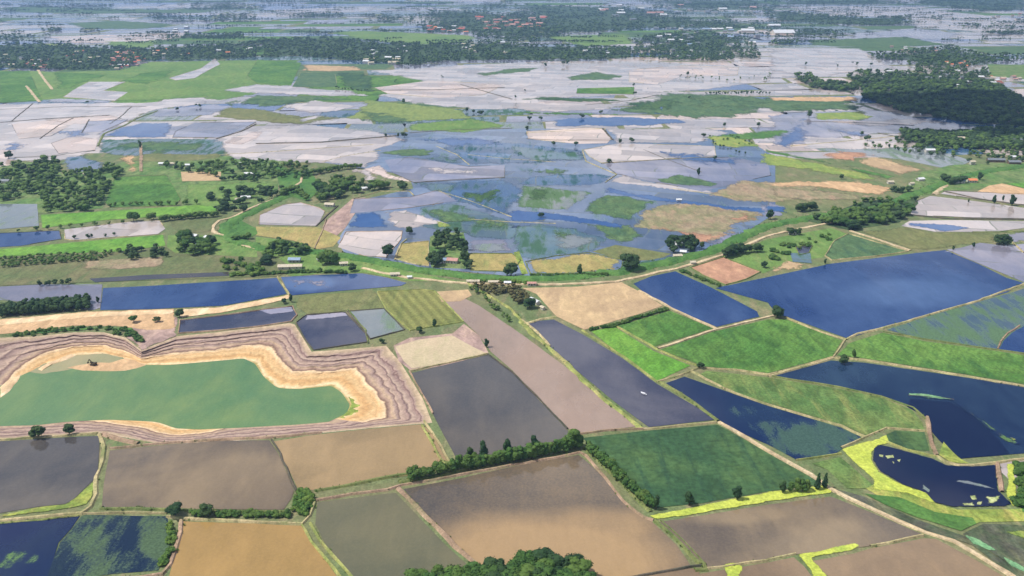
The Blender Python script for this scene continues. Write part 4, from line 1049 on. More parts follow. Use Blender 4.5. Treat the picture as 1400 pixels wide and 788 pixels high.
line('300,248 345,244 350,248', 10, 6, 9, 'tree along the edge of the pinkish plot', 'trees by the pinkish plot', 'broad', 'd')
line('420,240 445,236 470,232 494,230', 18, 8, 11, 'tree of the upper row on the wooded spit', 'upper row of the wooded spit', 'broad', 'b', 1.15)
area('432,270 436,250 470,246 520,256 558,257 560,262 500,263 462,272 440,280', 62, 9, 13, 'tree of the lower row on the wooded spit reaching into the flood', 'lower row of the wooded spit', 'broad', 'b', 1.15)
line('384,270 400,262 412,268 420,275', 12, 9, 12, 'tree at the root of the wooded spit', 'root of the wooded spit', 'broad', 'b', 1.1)
area('362,352 370,334 385,330 394,340 420,342 425,350 400,358', 22, 6, 11, 'tree in the scrub between the track and the yellow field', 'scrub between track and yellow field', 'broad', 'b')
line('375,335 400,337 415,342', 12, 5, 7, 'dark tree in the hedge below the yellow field', 'hedge below the yellow field', 'broad', 'd', 1.2)
line('440,362 448,360 458,362', 6, 12, 15, 'big tree of the tall group above the blue paddy', 'tall group above the blue paddy', 'broad', 'b', 1.0); one(483,371,8,'dark tree on the shore right of the tall group above the blue paddy',1.3,'broad','d'); one(374,347,13,'dark upright tree right of the bend in the track',.9,'tall','d'); one(364,361,9,'rounded dark tree on the bank above the blue paddy',1.7,'broad','d')
area('300,376 305,358 330,352 355,362 358,378 330,380', 20, 4, 7, 'bush in the light green scrub above the long blue paddy', 'scrub above the long blue paddy', 'shrub', 's', 1.0)
line('320,330 332,328 342,326', 6, 6, 8, 'tree on the green triangle inside the track fork', 'trees inside the track fork', 'broad', 'b', 1.1)
line('350,376 400,373 440,372 475,374', 26, 3, 5, 'dark shrub on the shore above the blue paddy', 'shrubs on the blue paddy shore', 'shrub', 'b')
line('50,391 80,390 96,389', 6, 5, 7, 'dark tree on the pinkish bank at the left', 'trees on the pinkish bank', 'broad', 'd')
# pool with scrub right of the levee foot
area('643,392 700,390 722,404 726,416 704,416 694,400 668,406 660,400', 60, 3, 6, 'shrubby tree around the small reedy pool below the levee', 'scrub round the reedy pool', 'broad', 'o', 1.1)
area('642,394 650,392 700,440 694,440', 22, 3, 5, 'shrubby tree on the slanting bank left of the reedy pool', 'slanting bank left of the reedy pool', 'broad', 'b', 1.1)
one(724,421,9.5,'round dark tree beside the narrow white roof by the reedy pool',1.35,'broad','d')
line('804,452 840,446 870,436 912,424', 34, 2.8, 4.2, 'low dark bush in the hedge along the top of the green squares', 'hedge above the green squares', 'shrub', 'b', .9)
line('725,377 760,377 790,377 830,376', 22, 2.5, 4, 'low dark bush in the hedge along the levee top', 'hedge along the levee top', 'shrub', 'b')
line('930,371 960,382 985,392', 16, 2.5, 4, 'low bush on the bank between the blue paddy and the reddish field', 'bushes left of the reddish field', 'shrub', 'b')
line('640,386 690,385 720,388', 12, 2.5, 4.5, 'low bush on the levee foot above the reedy pool', 'bushes at the levee foot', 'shrub', 's')
area('0,460 30,455 89,449 142,447 178,449 200,470 190,468 142,451 89,454 30,461', 46, 2.2, 4, 'low bush in the green line above the pit terraces', 'bushes above the pit terraces', 'shrub', 'b', 1.0)
one(1398,690,6,'dark shrub at the right edge beside the yellow duckweed',1.6,'shrub','b')
area('1390,640 1420,636 1420,690 1396,690', 16, 4, 6, 'dark shrub in the thicket at the right edge beside the duckweed', 'thicket at the right edge', 'shrub', 'b', 1.1)
for x, y, h in [(120,143,9),(242,151,8),(268,147,9),(274,147,9),(638,153,10),(647,155,8),(658,157,10),(541,113,9),(604,107,9),(552,141,11),(553,188,12),(527,187,7),(545,186,6),(724,165,9),(740,165,9),(721,179,10),
  (795,162,11),(822,156,9),(868,132,13),(757,200,9),(787,200,9),(847,196,9),(863,195,10),(990,173,8),(1037,173,9),(705,134,7),(718,125,6),(745,92,14),(770,90,16),(777,89,16),(1106,161,16),(1178,185,8),(1186,193,12),
  (1227,194,12),(1234,190,10),(1102,90,12),(977,218,7),(962,188,9),(1145,92,9),(1166,88,9),(1190,92,15),(1172,90,12),(47,54,12),(62,54,10),(110,54,9),(130,54,9),(119,3,9),(66,4,9),(1298,38,14),(655,156,9),
  (943,136,8),(866,118,9),(940,103,12),(930,106,9),(1150,245,8),(1272,214,9),(1261,205,9),(1325,222,8)]:
    one(x, y, h, 'small dark tree standing alone in the distant flooded plain', 1.15, 'broad', 'd', 'lone trees in the distant flooded plain')
line('964,130 1000,129 1052,129', 26, 7, 9.5, 'tree in the dark row beside the far green marsh', 'dark row beside the far marsh', 'broad', 'd')
area('922,108 944,104 1000,108 1052,100 1060,110 1000,112', 26, 4, 9, 'tree on the far green islet', 'far green islet trees', 'broad', 'b')
area('1170,200 1240,190 1330,200 1400,196 1400,224 1330,216 1240,210', 120, 6, 10, 'tree in the belt of the village at the right edge', 'belt of the right edge village', 'broad', 'b')
area('1340,226 1400,206 1400,224', 16, 6, 9, 'tree near the long grey roof at the right edge', 'trees near the long grey roof', 'broad', 'd')
line('458,122 480,124 505,125', 12, 5, 8, 'tree on the far dark green patch', 'far dark green patch trees', 'broad', 'd')
line('970,195 1000,206 1020,212', 9, 3, 5, 'low tree on the edge of the far yellow strip', 'far yellow strip trees', 'broad', 'd')
area('960,188 1000,186 1030,194 1036,200 990,200', 16, 3, 5, 'low tree on the far yellow green patch', 'far yellow green patch trees', 'broad', 'b')

# --- which ones are individuals (largest in view), which join the woods
def size_px(t): return t[2]*pscale(t[1])*math.sqrt(t[3])
vis = lambda t: -6 < t[0] < 1406 and t[1]-t[2]*pscale(t[1]) < 786
SHR = [t for t in TREES if t[4] == 'shrub' and vis(t)]; TR = [t for t in TREES if t[4] != 'shrub' and vis(t)]
TR.sort(key=lambda t: -size_px(t)*(3 if t[7] is None else 1)); SHR.sort(key=lambda t: -size_px(t)*(3 if t[7] is None else 1))
IND, REST = TR[:297], TR[297:]; SIND, SREST = SHR[:295], SHR[295:]
print('trees', len(TR), 'shrubs', len(SHR))
protot = {}
def plant(t, cat, name):
    px, py, h, wf, shape, m, label, group = t
    p = gp(px, py, .35)
    key = (shape, m) if (shape, m) in PROTO else (shape, 'b' if (shape, 'b') in PROTO else 'd')
    me, mt = rt.choice(PROTO[key])
    k2 = me.name
    root = bpy.data.objects.new(name, None); COL.objects.link(root)
    root.location = p; root.rotation_euler = (0, 0, rt.uniform(0, 6.28)); root.scale = (h*wf, h*wf*rt.uniform(.9, 1.1), h)
    if k2 not in protot:
        a = bpy.data.objects.new('trunk', mt); b = bpy.data.objects.new('crown' if cat == 'tree' else 'foliage', me)
        protot[k2] = (a, b)
    else:
        a, b = protot[k2][0].copy(), protot[k2][1].copy()
    for c in (a, b): COL.objects.link(c); c.parent = root
    tag(root, label, cat, group)
for t in IND: plant(t, 'tree', 'cypress' if t[4] == 'spire' else 'tree')
for t in SIND: plant(t, 'shrub', 'shrub')

# --- the uncounted rest: far woods and small scattered trees merged in one mass
class Mass:
    def __init__(s): s.v = []; s.f = []; s.n = 0; s.mi = []
    def add(s, V, Fc, p, sx, sy, sz, rz, mi):
        c, q = math.cos(rz), math.sin(rz)
        A = V * np.array([sx, sy, sz]); B = A.copy()
        B[:, 0] = A[:, 0]*c-A[:, 1]*q; B[:, 1] = A[:, 0]*q+A[:, 1]*c
        s.v.append(B+np.array(p)); s.f.append(Fc+s.n); s.n += len(V); s.mi.append(np.full(len(Fc), mi))
    def build(s, name, mats, mat_mode=True):
        V = np.concatenate(s.v); F = np.concatenate(s.f); MI = np.concatenate(s.mi)
        me = bpy.data.meshes.new(name); me.vertices.add(len(V)); me.vertices.foreach_set('co', V.ravel())
        k = F.shape[1]; me.loops.add(F.size); me.loops.foreach_set('vertex_index', F.ravel().astype(np.int32))
        me.polygons.add(len(F)); me.polygons.foreach_set('loop_start', np.arange(0, F.size, k, dtype=np.int32)); me.polygons.foreach_set('loop_total', np.full(len(F), k, dtype=np.int32))
        for m in mats: me.materials.append(m)
        me.polygons.foreach_set('material_index', MI.astype(np.int32)); me.update(); me.validate()
        o = bpy.data.objects.new(name, me); COL.objects.link(o); return o
def lowcrown(seed, lobes, sub, spr):
    r = random.Random(seed); V = []; Fc = []
    for i in range(lobes):
        a = r.uniform(0, 6.28); z = r.uniform(.35, .8); rr = .3*r.random(); s = r.uniform(.2, .32)
        off = Vector((r.random()*50,)*3); i0 = len(V)
        for v in sub[0]:
            k = 1+.5*mnoise.noise(v*2.3+off); V.append((rr*math.cos(a)+v.x*s*k, rr*math.sin(a)+v.y*s*k, z+v.z*s*.8*k))
        Fc += [tuple(i0+j for j in f) for f in sub[1]]
    for _ in range(spr):
        d = Vector((r.gauss(0, 1), r.gauss(0, 1), r.gauss(.2, 1))).normalized(); c = Vector((0, 0, .55))+Vector((d.x*.45, d.y*.45, d.z*.4))*r.uniform(.7, 1.1)
        t = d.orthogonal(); u = d.cross(t); i0 = len(V)
        V += [tuple(c-t*.06), tuple(c+u*.06), tuple(c+t*.07+d*.03)]; Fc.append((i0, i0+1, i0+2))
    # short trunk
    i0 = len(V); V += [(-.03, -.03, 0), (.03, -.03, 0), (0, .04, 0), (0, 0, .5)]; Fc += [(i0, i0+1, i0+3), (i0+1, i0+2, i0+3), (i0+2, i0, i0+3)]
    return np.array(V), np.array(Fc)
LOWM = [lowcrown(i, 5, ICO1, 40) for i in range(6)]; LOWF = [lowcrown(20+i, 2, ICO1, 10) for i in range(6)]
mass = Mass(); rm = random.Random(3)
MI = {'b': 0, 'd': 1, 'o': 2, 's': 3}
for t in REST:
    V, F = rm.choice(LOWM if t[1] > 150 else LOWF); p = gp(t[0], t[1], .2)
    mass.add(V, F, p, t[2]*t[3], t[2]*t[3], t[2], rm.uniform(0, 6.28), MI[t[5]])
shm = Mass()
for t in SREST:
    V, F = rm.choice(LOWM); p = gp(t[0], t[1], .1); s = t[2]*t[3]
    shm.add(V, F, p, s*1.5, s*1.5, t[2]*.95, rm.uniform(0, 6.28), MI[t[5]])
WOODS = [ # polygon, density (trees per 10 px2-ish), h0, h1, dark share, underlay
 ('-20,62 60,60 120,64 200,66 350,58 350,80 250,84 200,84 160,96 100,97 0,95 -20,95', .9),
 ('350,56 440,52 560,60 690,58 720,62 870,66 872,80 780,84 700,83 610,85 560,91 500,86 410,78 350,80', 1.0),
 ('571,18 640,14 760,26 780,46 720,60 650,52 640,46 580,46', .7),
 ('700,6 860,10 940,26 1040,30 1040,40 900,40 860,44 760,46 700,30', .6),
 ('868,50 960,42 1030,56 1040,80 990,84 930,84 872,80', .8),
 ('870,0 1070,0 1060,14 900,12', .5),
 ('1040,12 1120,20 1180,24 1246,22 1246,34 1180,36 1050,28', .9),
 ('1245,-8 1420,-8 1420,14 1340,16 1290,10 1245,4', .9),
 ('1050,0 1245,0 1245,6 1150,8 1050,5', .6),
 ('1050,40 1120,42 1172,48 1166,50 1100,50 1050,52', .7), ('1050,56 1098,56 1098,62 1050,62', .8),
 ('1186,74 1240,70 1300,64 1340,74 1400,76 1400,84 1340,88 1300,100 1250,100 1240,86 1190,80', .8),
 ('1158,106 1172,98 1250,100 1350,96 1354,112 1400,138 1400,150 1340,140 1300,128 1180,124', .8),
 ('1177,124 1240,118 1354,112 1400,142 1400,174 1339,170 1290,164 1228,152 1180,134', 1.05),
 ('1086,104 1108,102 1120,112 1170,116 1176,128 1112,122 1086,108', 1.0),
 ('1230,180 1300,184 1400,176 1400,206 1330,204 1240,196', .75),
 ('216,50 330,46 338,52 230,54', .9), ('260,4 350,6 350,14 262,12', .6), ('254,46 320,48 318,54 256,54', .8),
 ('400,18 470,18 470,24 400,26', .6), ('56,39 84,39 84,44 56,44', .9), ('200,20 320,16 350,26 220,28', .25),
 ('500,20 570,22 570,30 504,32', .5), ('-20,46 60,50 20,56 -20,56', .5), ('120,5 160,6 160,9 120,9', .5),
 ('300,20 350,18 350,30 300,28', .5), ('350,58 420,52 450,58 420,62', .5), ('880,-6 1060,-6 1060,0 880,0', .5), ('-20,-10 500,-12 500,-8 -20,-7', .3),
 ('500,-8 900,-10 900,-2 500,-2', .5), ('660,4 700,0 700,14 660,16', .5),
 ('1340,30 1400,36 1400,48 1350,46', .4), ('1316,34 1340,34 1344,40 1316,38', .5), ('1270,22 1310,24 1310,28 1270,28', .5)]
nw = 0
for s, dens in WOODS:
    pp = pts_of(s); xs = [p[0] for p in pp]; ys = [p[1] for p in pp]
    n = int((max(xs)-min(xs))*(max(ys)-min(ys))*.31*dens*(1 if min(ys) > 40 else .9))
    sheet('under', s, 3, rag=(1.4 if dens >= .9 and 'x' not in s and dens < 1.1 else 2.6), name='woodland_floor') if dens >= .5 else None
    for _ in range(n):
        x, y = rm.uniform(min(xs), max(xs)), rm.uniform(min(ys), max(ys))
        if not inside((x, y), pp): continue
        if mnoise.noise(Vector((x/11, y/4, 1))) < (-.24 if dens != 1.05 else -.1): continue
        p = gp(x, y, .2); d = p.y
        h = rm.uniform(7, 13); w = h*rm.uniform(.9, 1.4)*max(1, d/3000)
        V, F = rm.choice(LOWF if y < 110 else LOWM)
        mass.add(V, F, p, w, w, h, rm.uniform(0, 6.28), 1 if rm.random() < .65 else 0); nw += 1
# lines of trees scattered along far field edges, and beyond the frame's sides
for _ in range(1000):
    x = rm.uniform(-60, 1460); y = rm.uniform(-38, 60)**1.0
    if rm.random() < .5 and y > 25: continue
    ln = rm.uniform(4, 60); k = int(ln/2.2)
    for i in range(k):
        p = gp(x+i*2.2+rm.uniform(-1, 1), y+rm.uniform(-.25, .25), .2); h = rm.uniform(6, 12); w = h*max(1, p.y/3200)
        V, F = rm.choice(LOWF); mass.add(V, F, p, w, w, h, 0, 1); nw += 1
print('woods trees', nw)
tag(mass.build('woods', [MF['b'], MF['d'], MF['o'], MF['s']]), 'dark green woods and scattered trees spread over the distant flooded plain', 'woods', kind='stuff')
if shm.n: tag(shm.build('undergrowth', [MF['b'], MF['d'], MF['o'], MF['s']]), 'low green bushes growing along hedges and field banks', 'undergrowth', kind='stuff')

# --- tufts of grass and weeds on the banks: one mass
V1 = []; 
tf = Mass()
def tuft(seed):
    r = random.Random(seed); V = []; F = []
    for _ in range(9):
        a = r.uniform(0, 6.28); l = r.uniform(.3, .8); w = .16; i0 = len(V); bx, by = r.uniform(-.4, .4), r.uniform(-.4, .4)
        V += [(bx-w*math.sin(a), by+w*math.cos(a), 0), (bx+w*math.sin(a), by-w*math.cos(a), 0), (bx+l*.7*math.cos(a), by+l*.7*math.sin(a), r.uniform(.5, 1))]; F.append((i0, i0+1, i0+2))
    return np.array(V), np.array(F)
TU = [tuft(i) for i in range(5)]
for world, w, dens in RIDGES:
    for a, b in zip(world, world[1:]):
        ln = (b-a).length; n = ln*w*dens*.28; n = int(n)+(rm.random() < n-int(n))
        side = Vector((-(b-a).y, (b-a).x, 0)).normalized() if ln > 0 else Vector((1, 0, 0))
        if a.y > 1500: continue
        for _ in range(n):
            p = a.lerp(b, rm.random())+side*rm.uniform(-.6, .6)*w; s = rm.uniform(.7, 1.7)
            V, F = rm.choice(TU); tf.add(V, F, (p.x, p.y, .35), s, s, s*rm.uniform(.7, 1.2), rm.uniform(0, 6.28), rm.choice((0, 0, 1)))
if tf.n: tag(tf.build('grass', [MF['s'], MF['b']]), 'tufts of grass and weeds growing along the field banks', 'grass', kind='stuff')
# ------------------------------------------------------------------ houses
def plain(name, c, rough=.7, metal=0, var=.25, sc=.6):
    m, nt, b = newmat(name); n = noise_n(nt, pos(nt), sc, 4, .7)
    nt.links.new(mixc(nt, ramp(nt, n, .3, .7), [x*(1-var) for x in c], [min(1, x*(1+var*.5)) for x in c]), b.inputs['Base Color'])
    b.inputs['Roughness'].default_value = rough; b.inputs['Metallic'].default_value = metal; return m
RM = {'white': plain('white_roof_sheet', L(232,234,236), .45), 'rust': plain('rusty_roof_sheet', L(170,96,76), .8), 'red': plain('red_roof_tiles', L(196,96,72), .8),
      'grey': plain('grey_roof_sheet', L(130,136,142), .5), 'blue': plain('grey_blue_roof_sheet', L(150,172,196), .5), 'orange': plain('orange_roof_tiles', L(232,140,92), .8),
      'beige': plain('faded_beige_roof', L(206,194,170), .7), 'pinkr': plain('faded_pink_roof', L(198,150,138), .8)}
WM = [plain('white_plaster', L(206,200,188), .8), plain('grey_plaster', L(168,164,156), .8), plain('brown_boards', L(120,98,78), .8)]
DM = plain('dark_door', L(70,58,50), .6); GM = plain('dark_window_glass', L(40,48,56), .15)
def boxv(x0, x1, y0, y1, z0, z1):
    V = [(x, y, z) for z in (z0, z1) for y in (y0, y1) for x in (x0, x1)]
    return V, [(0, 2, 3, 1), (4, 5, 7, 6), (0, 1, 5, 4), (2, 6, 7, 3), (0, 4, 6, 2), (1, 3, 7, 5)]
def house(px, py, w, d, h, roof, rz, label, group=None, detail=False, wall=0, name='house', cat='house'):
    p = gp(px, py, .3); root = empty(name, p, rz)
    V, F = boxv(-w/2, w/2, -d/2, d/2, -.3, h)
    V += [(-w/2, 0, h+d*.22), (w/2, 0, h+d*.22)]; F += [(4, 6, 8), (5, 9, 7)]     # gable ends
    mk('wall', V, F, WM[wall], root)
    o, t = .7, .14; rh = d*.22
    e = h - o*rh/(d/2)
    V = [(-w/2-o, -d/2-o, e), (w/2+o, -d/2-o, e), (w/2+o, 0, h+rh), (-w/2-o, 0, h+rh), (w/2+o, d/2+o, e), (-w/2-o, d/2+o, e)]
    V = [(x, y, z+.03) for x, y, z in V]+[(x, y, z+.03+t) for x, y, z in V]
    F = [(0, 3, 2, 1), (3, 5, 4, 2), (6, 7, 8, 9), (9, 8, 10, 11), (0, 1, 7, 6), (5, 11, 10, 4), (1, 2, 8, 7), (2, 4, 10, 8), (0, 6, 9, 3), (3, 9, 11, 5)]
    mk('roof', V, F, RM[roof], root)
    if detail:
        V, F = boxv(-.5, .5, -d/2-.04, -d/2+.02, -.1, 2.1); mk('door', V, F, DM, root)
        for x in (-w*.3, w*.3):
            V, F = boxv(x-.6, x+.6, -d/2-.05, -d/2+.02, .95, 2.0); wn = mk('window', V, F, GM, root)
            V, F = boxv(x-.72, x+.72, -d/2-.09, -d/2-.01, .85, .94); mk('sill', V, F, WM[0], wn)
    return tag(root, label, cat, group)
H = house
H(923,337,14,10,3.4,'white',.05,'white roofed farmhouse among dark trees above the reddish field',detail=True) if True else None
H(945,338,8,6,3,'beige',.2,'small beige roofed house right of the white roofed farmhouse',detail=True,wall=1)
H(934,347,6,5,3,'white',-.3,'small white roofed hut below the white roofed farmhouse',detail=True)
H(926,352,9,5,2.6,'beige',.1,'low pale shed at the levee side below the white roofed farmhouse',detail=True,name='shed',cat='shed')
H(947,361,5,4,2.5,'beige',.1,'tiny pale hut on the levee path',name='hut',cat='hut')
H(255,325,11,7,3.2,'white',.1,'white roofed house at the left of the row by the orchard grove',detail=True)
H(265,325,10,6,3.2,'white',-.3,'white roofed house second in the row by the orchard grove',detail=True)
H(286,328,11,6,3.2,'white',-.6,'white roofed house at the track end of the orchard grove',detail=True)
H(274,338,8,6,3.2,'blue',.3,'small pale blue roofed house in the middle of the orchard grove',detail=True)
H(403,358,12,7,3.2,'blue',0,'grey blue roofed house below the yellow field',detail=True,wall=1)
H(397,367,24,7,3,'beige',.08,'long beige roofed shed on the bank of the blue paddy',detail=True,name='shed',cat='shed')
H(438.5,357,6,5,3,'white',0,'small white hut left of the tall trees above the blue paddy',detail=True,name='hut',cat='hut')
H(470,363,8,5,3,'beige',.2,'pale roofed hut right of the tall trees above the blue paddy',detail=True,name='hut',cat='hut')
H(604,359,9,7,3.4,'blue',.2,'pale blue roofed house in the horseshoe grove',detail=True)
H(619,359,11,8,3.4,'pinkr',-.2,'pinkish roofed house in the horseshoe grove',detail=True)
H(731,414,12,4,2.8,'white',-1.0,'narrow white roofed shed beside the round dark tree by the reedy pool',detail=True,name='shed',cat='shed')
H(742,423,4,3,2.4,'beige',-1.0,'tiny pale hut next to the narrow white roofed shed',name='hut',cat='hut')
H(727,390,8,4,2.6,'pinkr',0,'small pink roofed shelter under the levee',detail=True,name='hut',cat='hut')
H(647,386.5,12,4,2.2,'beige',0,'long pale shelter at the left end of the levee foot',detail=True,name='shelter',cat='shelter')
H(675,387.5,10,4,2.2,'beige',0,'pale shelter in the middle of the levee foot above the reedy pool',detail=True,name='shelter',cat='shelter')
H(694,388.5,6,4,2.2,'white',0,'small white shelter at the right of the levee foot above the reedy pool',detail=True,name='shelter',cat='shelter')
H(540,377,9,5,2.4,'beige',.1,'pale hut on the shore at the right end of the blue paddy',detail=True,name='hut',cat='hut')
H(560,381,4,3,2.4,'white',.1,'tiny white hut at the tip of the blue paddy',name='hut',cat='hut')
H(1311,250,15,7,3.4,'blue',0,'grey blue roofed house left of the orange roof',detail=True)
H(1328.5,249,12,8,3.4,'orange',0,'orange roofed house beside the upright dark tree',detail=True)
H(1329,225,7,6,5,'beige',0,'beige block house in the dry field above the orange roof',detail=True)
H(1361,221,26,9,3.5,'grey',-.1,'long grey roofed barn at the right',detail=True,wall=2,name='barn',cat='barn')
H(1386,224,18,9,3.5,'grey',-.1,'dark grey roofed shed right of the long barn',wall=2,name='shed',cat='shed')
H(1384,217,9,7,3.5,'white',0,'white gabled house above the dark grey shed')
H(1271,208,15,8,4,'white',0,'white building in front of the dark trees above the pinkish field')
H(1085,320,11,6,3,'white',0,'small white shed in front of the levee trees',detail=True,name='shed',cat='shed')
H(1258,247,10,7,3,'white',.3,'pale roofed house on the levee above the wood')
H(1246,253,6,5,3,'beige',.3,'small pale hut above the wood',name='hut',cat='hut')
H(1217,251,8,6,3,'beige',0,'pale roofed hut at the end of the orange soil',name='hut',cat='hut')
H(928,275,6,4,2.4,'white',0,'tiny white hut on the bank of the blue strip',name='hut',cat='hut')
H(462,256,9,6,3.2,'beige',.2,'beige roofed house among the trees of the wooded spit',detail=True)
H(498,260,7,6,3.2,'white',.4,'white house in front of the wooded spit',detail=True)
H(451,282,12,7,3,'beige',-.2,'beige shed at the waterside below the wooded spit',detail=True,name='shed',cat='shed')
H(327,275,9,6,3,'beige',.2,'pale roofed house by the wood inside the track bend'); H(336,272,12,7,3,'white',.3,'white roofed house by the wood inside the track bend')
H(342,240,16,7,3.2,'white',0,'long white roofed house right of the pinkish plot'); H(328,226,9,7,3.2,'white',0,'white roofed house behind the pinkish plot')
H(221,226,7,6,3.2,'white',0,'first white house from the left in the belt behind the green rectangle'); H(236,226,10,6,3.2,'beige',0,'beige roofed house second in the belt behind the green rectangle'); H(257,228,7,6,3.2,'white',0,'third house in the belt behind the green rectangle')
H(42,234,16,9,3.4,'beige',0,'large beige roofed house in the orchard village'); H(8,250,11,8,3.4,'grey',0,'grey roofed house at the left edge of the orchard village')
H(150,228,10,7,3.2,'blue',0,'pale blue roofed house by the teal water'); H(38,250,8,6,3.2,'grey',.3,'small grey roofed house inside the orchard village'); H(118,240,7,6,3.2,'beige',.3,'small beige roofed house right in the orchard village')
rv = random.Random(21)
def village(s, n, roofs, label, group, w0=9, w1=17):
    pp = pts_of(s); xs = [p[0] for p in pp]; ys = [p[1] for p in pp]; k = 0; got = []
    for _ in range(5000):
        if k >= n: break
        x, y = rv.uniform(min(xs), max(xs)), rv.uniform(min(ys), max(ys))
        if not inside((x, y), pp): continue
        g = gp(x, y)
        if any((g-q).length < 22 for q in got): continue
        got.append(g); w = rv.uniform(w0, w1)*max(1, min(2.2, g.y/3200)); k += 1
        H(x, y, w, w*rv.uniform(.5, .7), rv.uniform(4.5, 7.5), rv.choice(roofs), rv.uniform(-.5, .5), label, group, wall=rv.choice((0, 0, 1)))
village('148,88 160,74 190,70 200,84 186,92 160,96', 34, ['red','red','orange','rust','pinkr'], 'red roofed house in the dense far village among dark woods', 'red roofed far village')
village('150,90 160,86 178,92 160,98', 6, ['white','white','beige'], 'white roofed house at the near edge of the red roofed village', 'white houses of the red roofed village')
village('34,88 64,78 70,92 50,97', 12, ['pinkr','white','beige','rust'], 'pale roofed house in the woods left of the red roofed village', 'houses left of the red village')
village('84,74 130,70 142,86 100,92', 12, ['white','rust','beige','grey'], 'scattered roof between the two far village cores', 'roofs between the village cores')
village('0,70 30,68 30,94 0,92', 5, ['beige','grey'], 'roof in the woods at the far left edge', 'roofs at the far left edge')
village('200,70 345,66 345,78 210,82', 14, ['beige','white','grey','orange'], 'scattered roof in the woods right of the red roofed village', 'roofs right of the red village')
village('226,42 258,38 256,46 232,46', 4, ['white'], 'white roof in the distant left plain', 'white roofs in the distant left plain')
village('490,82 545,80 545,90 500,90', 10, ['beige','white','beige'], 'pale shed in the bare yard beside the middle woods', 'pale sheds by the middle woods', 14, 26)
village('500,66 560,64 560,76 505,78', 7, ['white'], 'white roof inside the middle woods', 'white roofs in the middle woods')
village('580,38 640,36 640,46 585,46', 14, ['red','pinkr','orange','white'], 'reddish roof at the near edge of the distant town', 'reddish roofs of the distant town', 14, 22)
village('650,24 745,24 745,40 655,42', 32, ['red','pinkr','rust','pinkr'], 'reddish roof in the middle of the distant town', 'roofs in the middle of the distant town', 14, 24)
village('630,62 700,60 690,76 640,74', 9, ['beige','white','beige'], 'pale roof in the woods below the distant town', 'pale roofs below the distant town')
village('770,66 860,66 864,74 790,76', 7, ['white','grey'], 'roof behind the dark tree line right of the middle woods', 'roofs behind the tree line')
village('880,34 1040,38 1030,66 890,60', 40, ['white','grey','blue','grey'], 'grey or white roof in the spread out suburb', 'grey and white roofs of the suburb', 12, 24)
village('900,70 1000,72 990,80 910,80', 8, ['white','grey'], 'roof in the trees below the suburb', 'roofs below the suburb')
village('790,10 1000,2 1060,14 860,28', 26, ['white','grey','pinkr'], 'pale roof near the horizon', 'pale roofs near the horizon', 16, 30)
village('1290,86 1334,86 1330,94 1296,94', 7, ['orange','beige','orange'], 'orange roof in the woods at the right', 'orange roofs in the right woods')
village('1180,66 1290,62 1300,76 1240,78', 8, ['white','pinkr'], 'pale roof on the far right plain', 'pale roofs on the far right plain')
village('1210,100 1330,98 1380,120 1260,130', 14, ['white','grey','white'], 'white roof in the big dark wood at the right', 'white roofs in the dark right wood')
village('1350,104 1400,108 1400,120 1360,118', 9, ['pinkr','rust','beige'], 'faded roof at the right edge of the dark wood', 'faded roofs at the right edge')
village('1290,180 1400,184 1400,200 1300,198', 9, ['white','beige','grey'], 'roof in the right edge village belt', 'roofs of the right edge village')
village('1345,22 1400,20 1400,28 1350,28', 5, ['grey','rust'], 'roof on the distant right plain', 'roofs on the distant right plain')
H(1070,47,95,55,8,'white',.1,'large long white roofed warehouse by the distant right plain',name='warehouse',cat='warehouse')
H(1058,37,60,30,8,'white',.1,'smaller white warehouse behind the large one',name='warehouse',cat='warehouse')
H(1022,44,60,34,8,'white',-.1,'white warehouse left of the large one beside the suburb',name='warehouse',cat='warehouse')

# ------------------------------------------------------------------ digger on the sand spit
yel = plain('worn_dark_paint', L(74,62,30), .5); blk = plain('black_rubber_steel', L(32,30,28), .6)
def digger():
    p = gp(128, 499.5, PITZ+.8); root = empty('excavator', p, 2.8, 1.15)
    def part(nm, boxes, m, parent=root):
        V, F = [], []
        for b in boxes:
            v, f = boxv(*b); F += [tuple(i+len(V) for i in q) for q in f]; V += v
        o = mk(nm, V, F, m, parent)
        bv = o.modifiers.new('b', 'BEVEL'); bv.width = .08; bv.segments = 2; return o
    for s in (-1, 1):
        part('track', [(-1.9, 1.9, s*1.15-.28, s*1.15+.28, 0, .85)], blk)
    part('body', [(-1.9, 1.2, -1.3, 1.3, .95, 1.9), (-2.3, -1.2, -1.2, 1.2, 1.1, 2.3)], yel)
    c = part('cab', [(.1, 1.5, .25, 1.25, 1.9, 2.95)], yel); part('window', [(.3, 1.53, .35, 1.28, 2.15, 2.75)], GM, c)
    def bar(nm, a, b, r, m=yel):
        a, b = Vector(a), Vector(b); d = (b-a).normalized(); u = Vector((0, 1, 0)); w = d.cross(u)
        V = [tuple(q+u*i*r*.8+w*j*r) for q in (a, b) for i, j in ((-1, -1), (1, -1), (1, 1), (-1, 1))]
        return mk(nm, V, [(0, 1, 2, 3), (7, 6, 5, 4), (0, 4, 5, 1), (1, 5, 6, 2), (2, 6, 7, 3), (3, 7, 4, 0)], m, root)
    bar('boom', (1, -.3, 1.6), (3.6, -.3, 3.7), .28); bar('arm', (3.6, -.3, 3.8), (5.1, -.3, 1.5), .2)
    mk('bucket', [(4.6, -.8, 1.5), (4.6, .2, 1.5), (5.6, .2, 1.3), (5.6, -.8, 1.3), (4.7, -.8, .6), (4.7, .2, .6), (5.2, .2, .4), (5.2, -.8, .4)], [(0, 1, 5, 4), (4, 5, 6, 7), (7, 6, 2, 3), (0, 4, 7, 3), (1, 2, 6, 5)], blk, root)
    tag(root, 'small dark excavator working on the orange sand spit in the green pond', 'excavator')
digger()
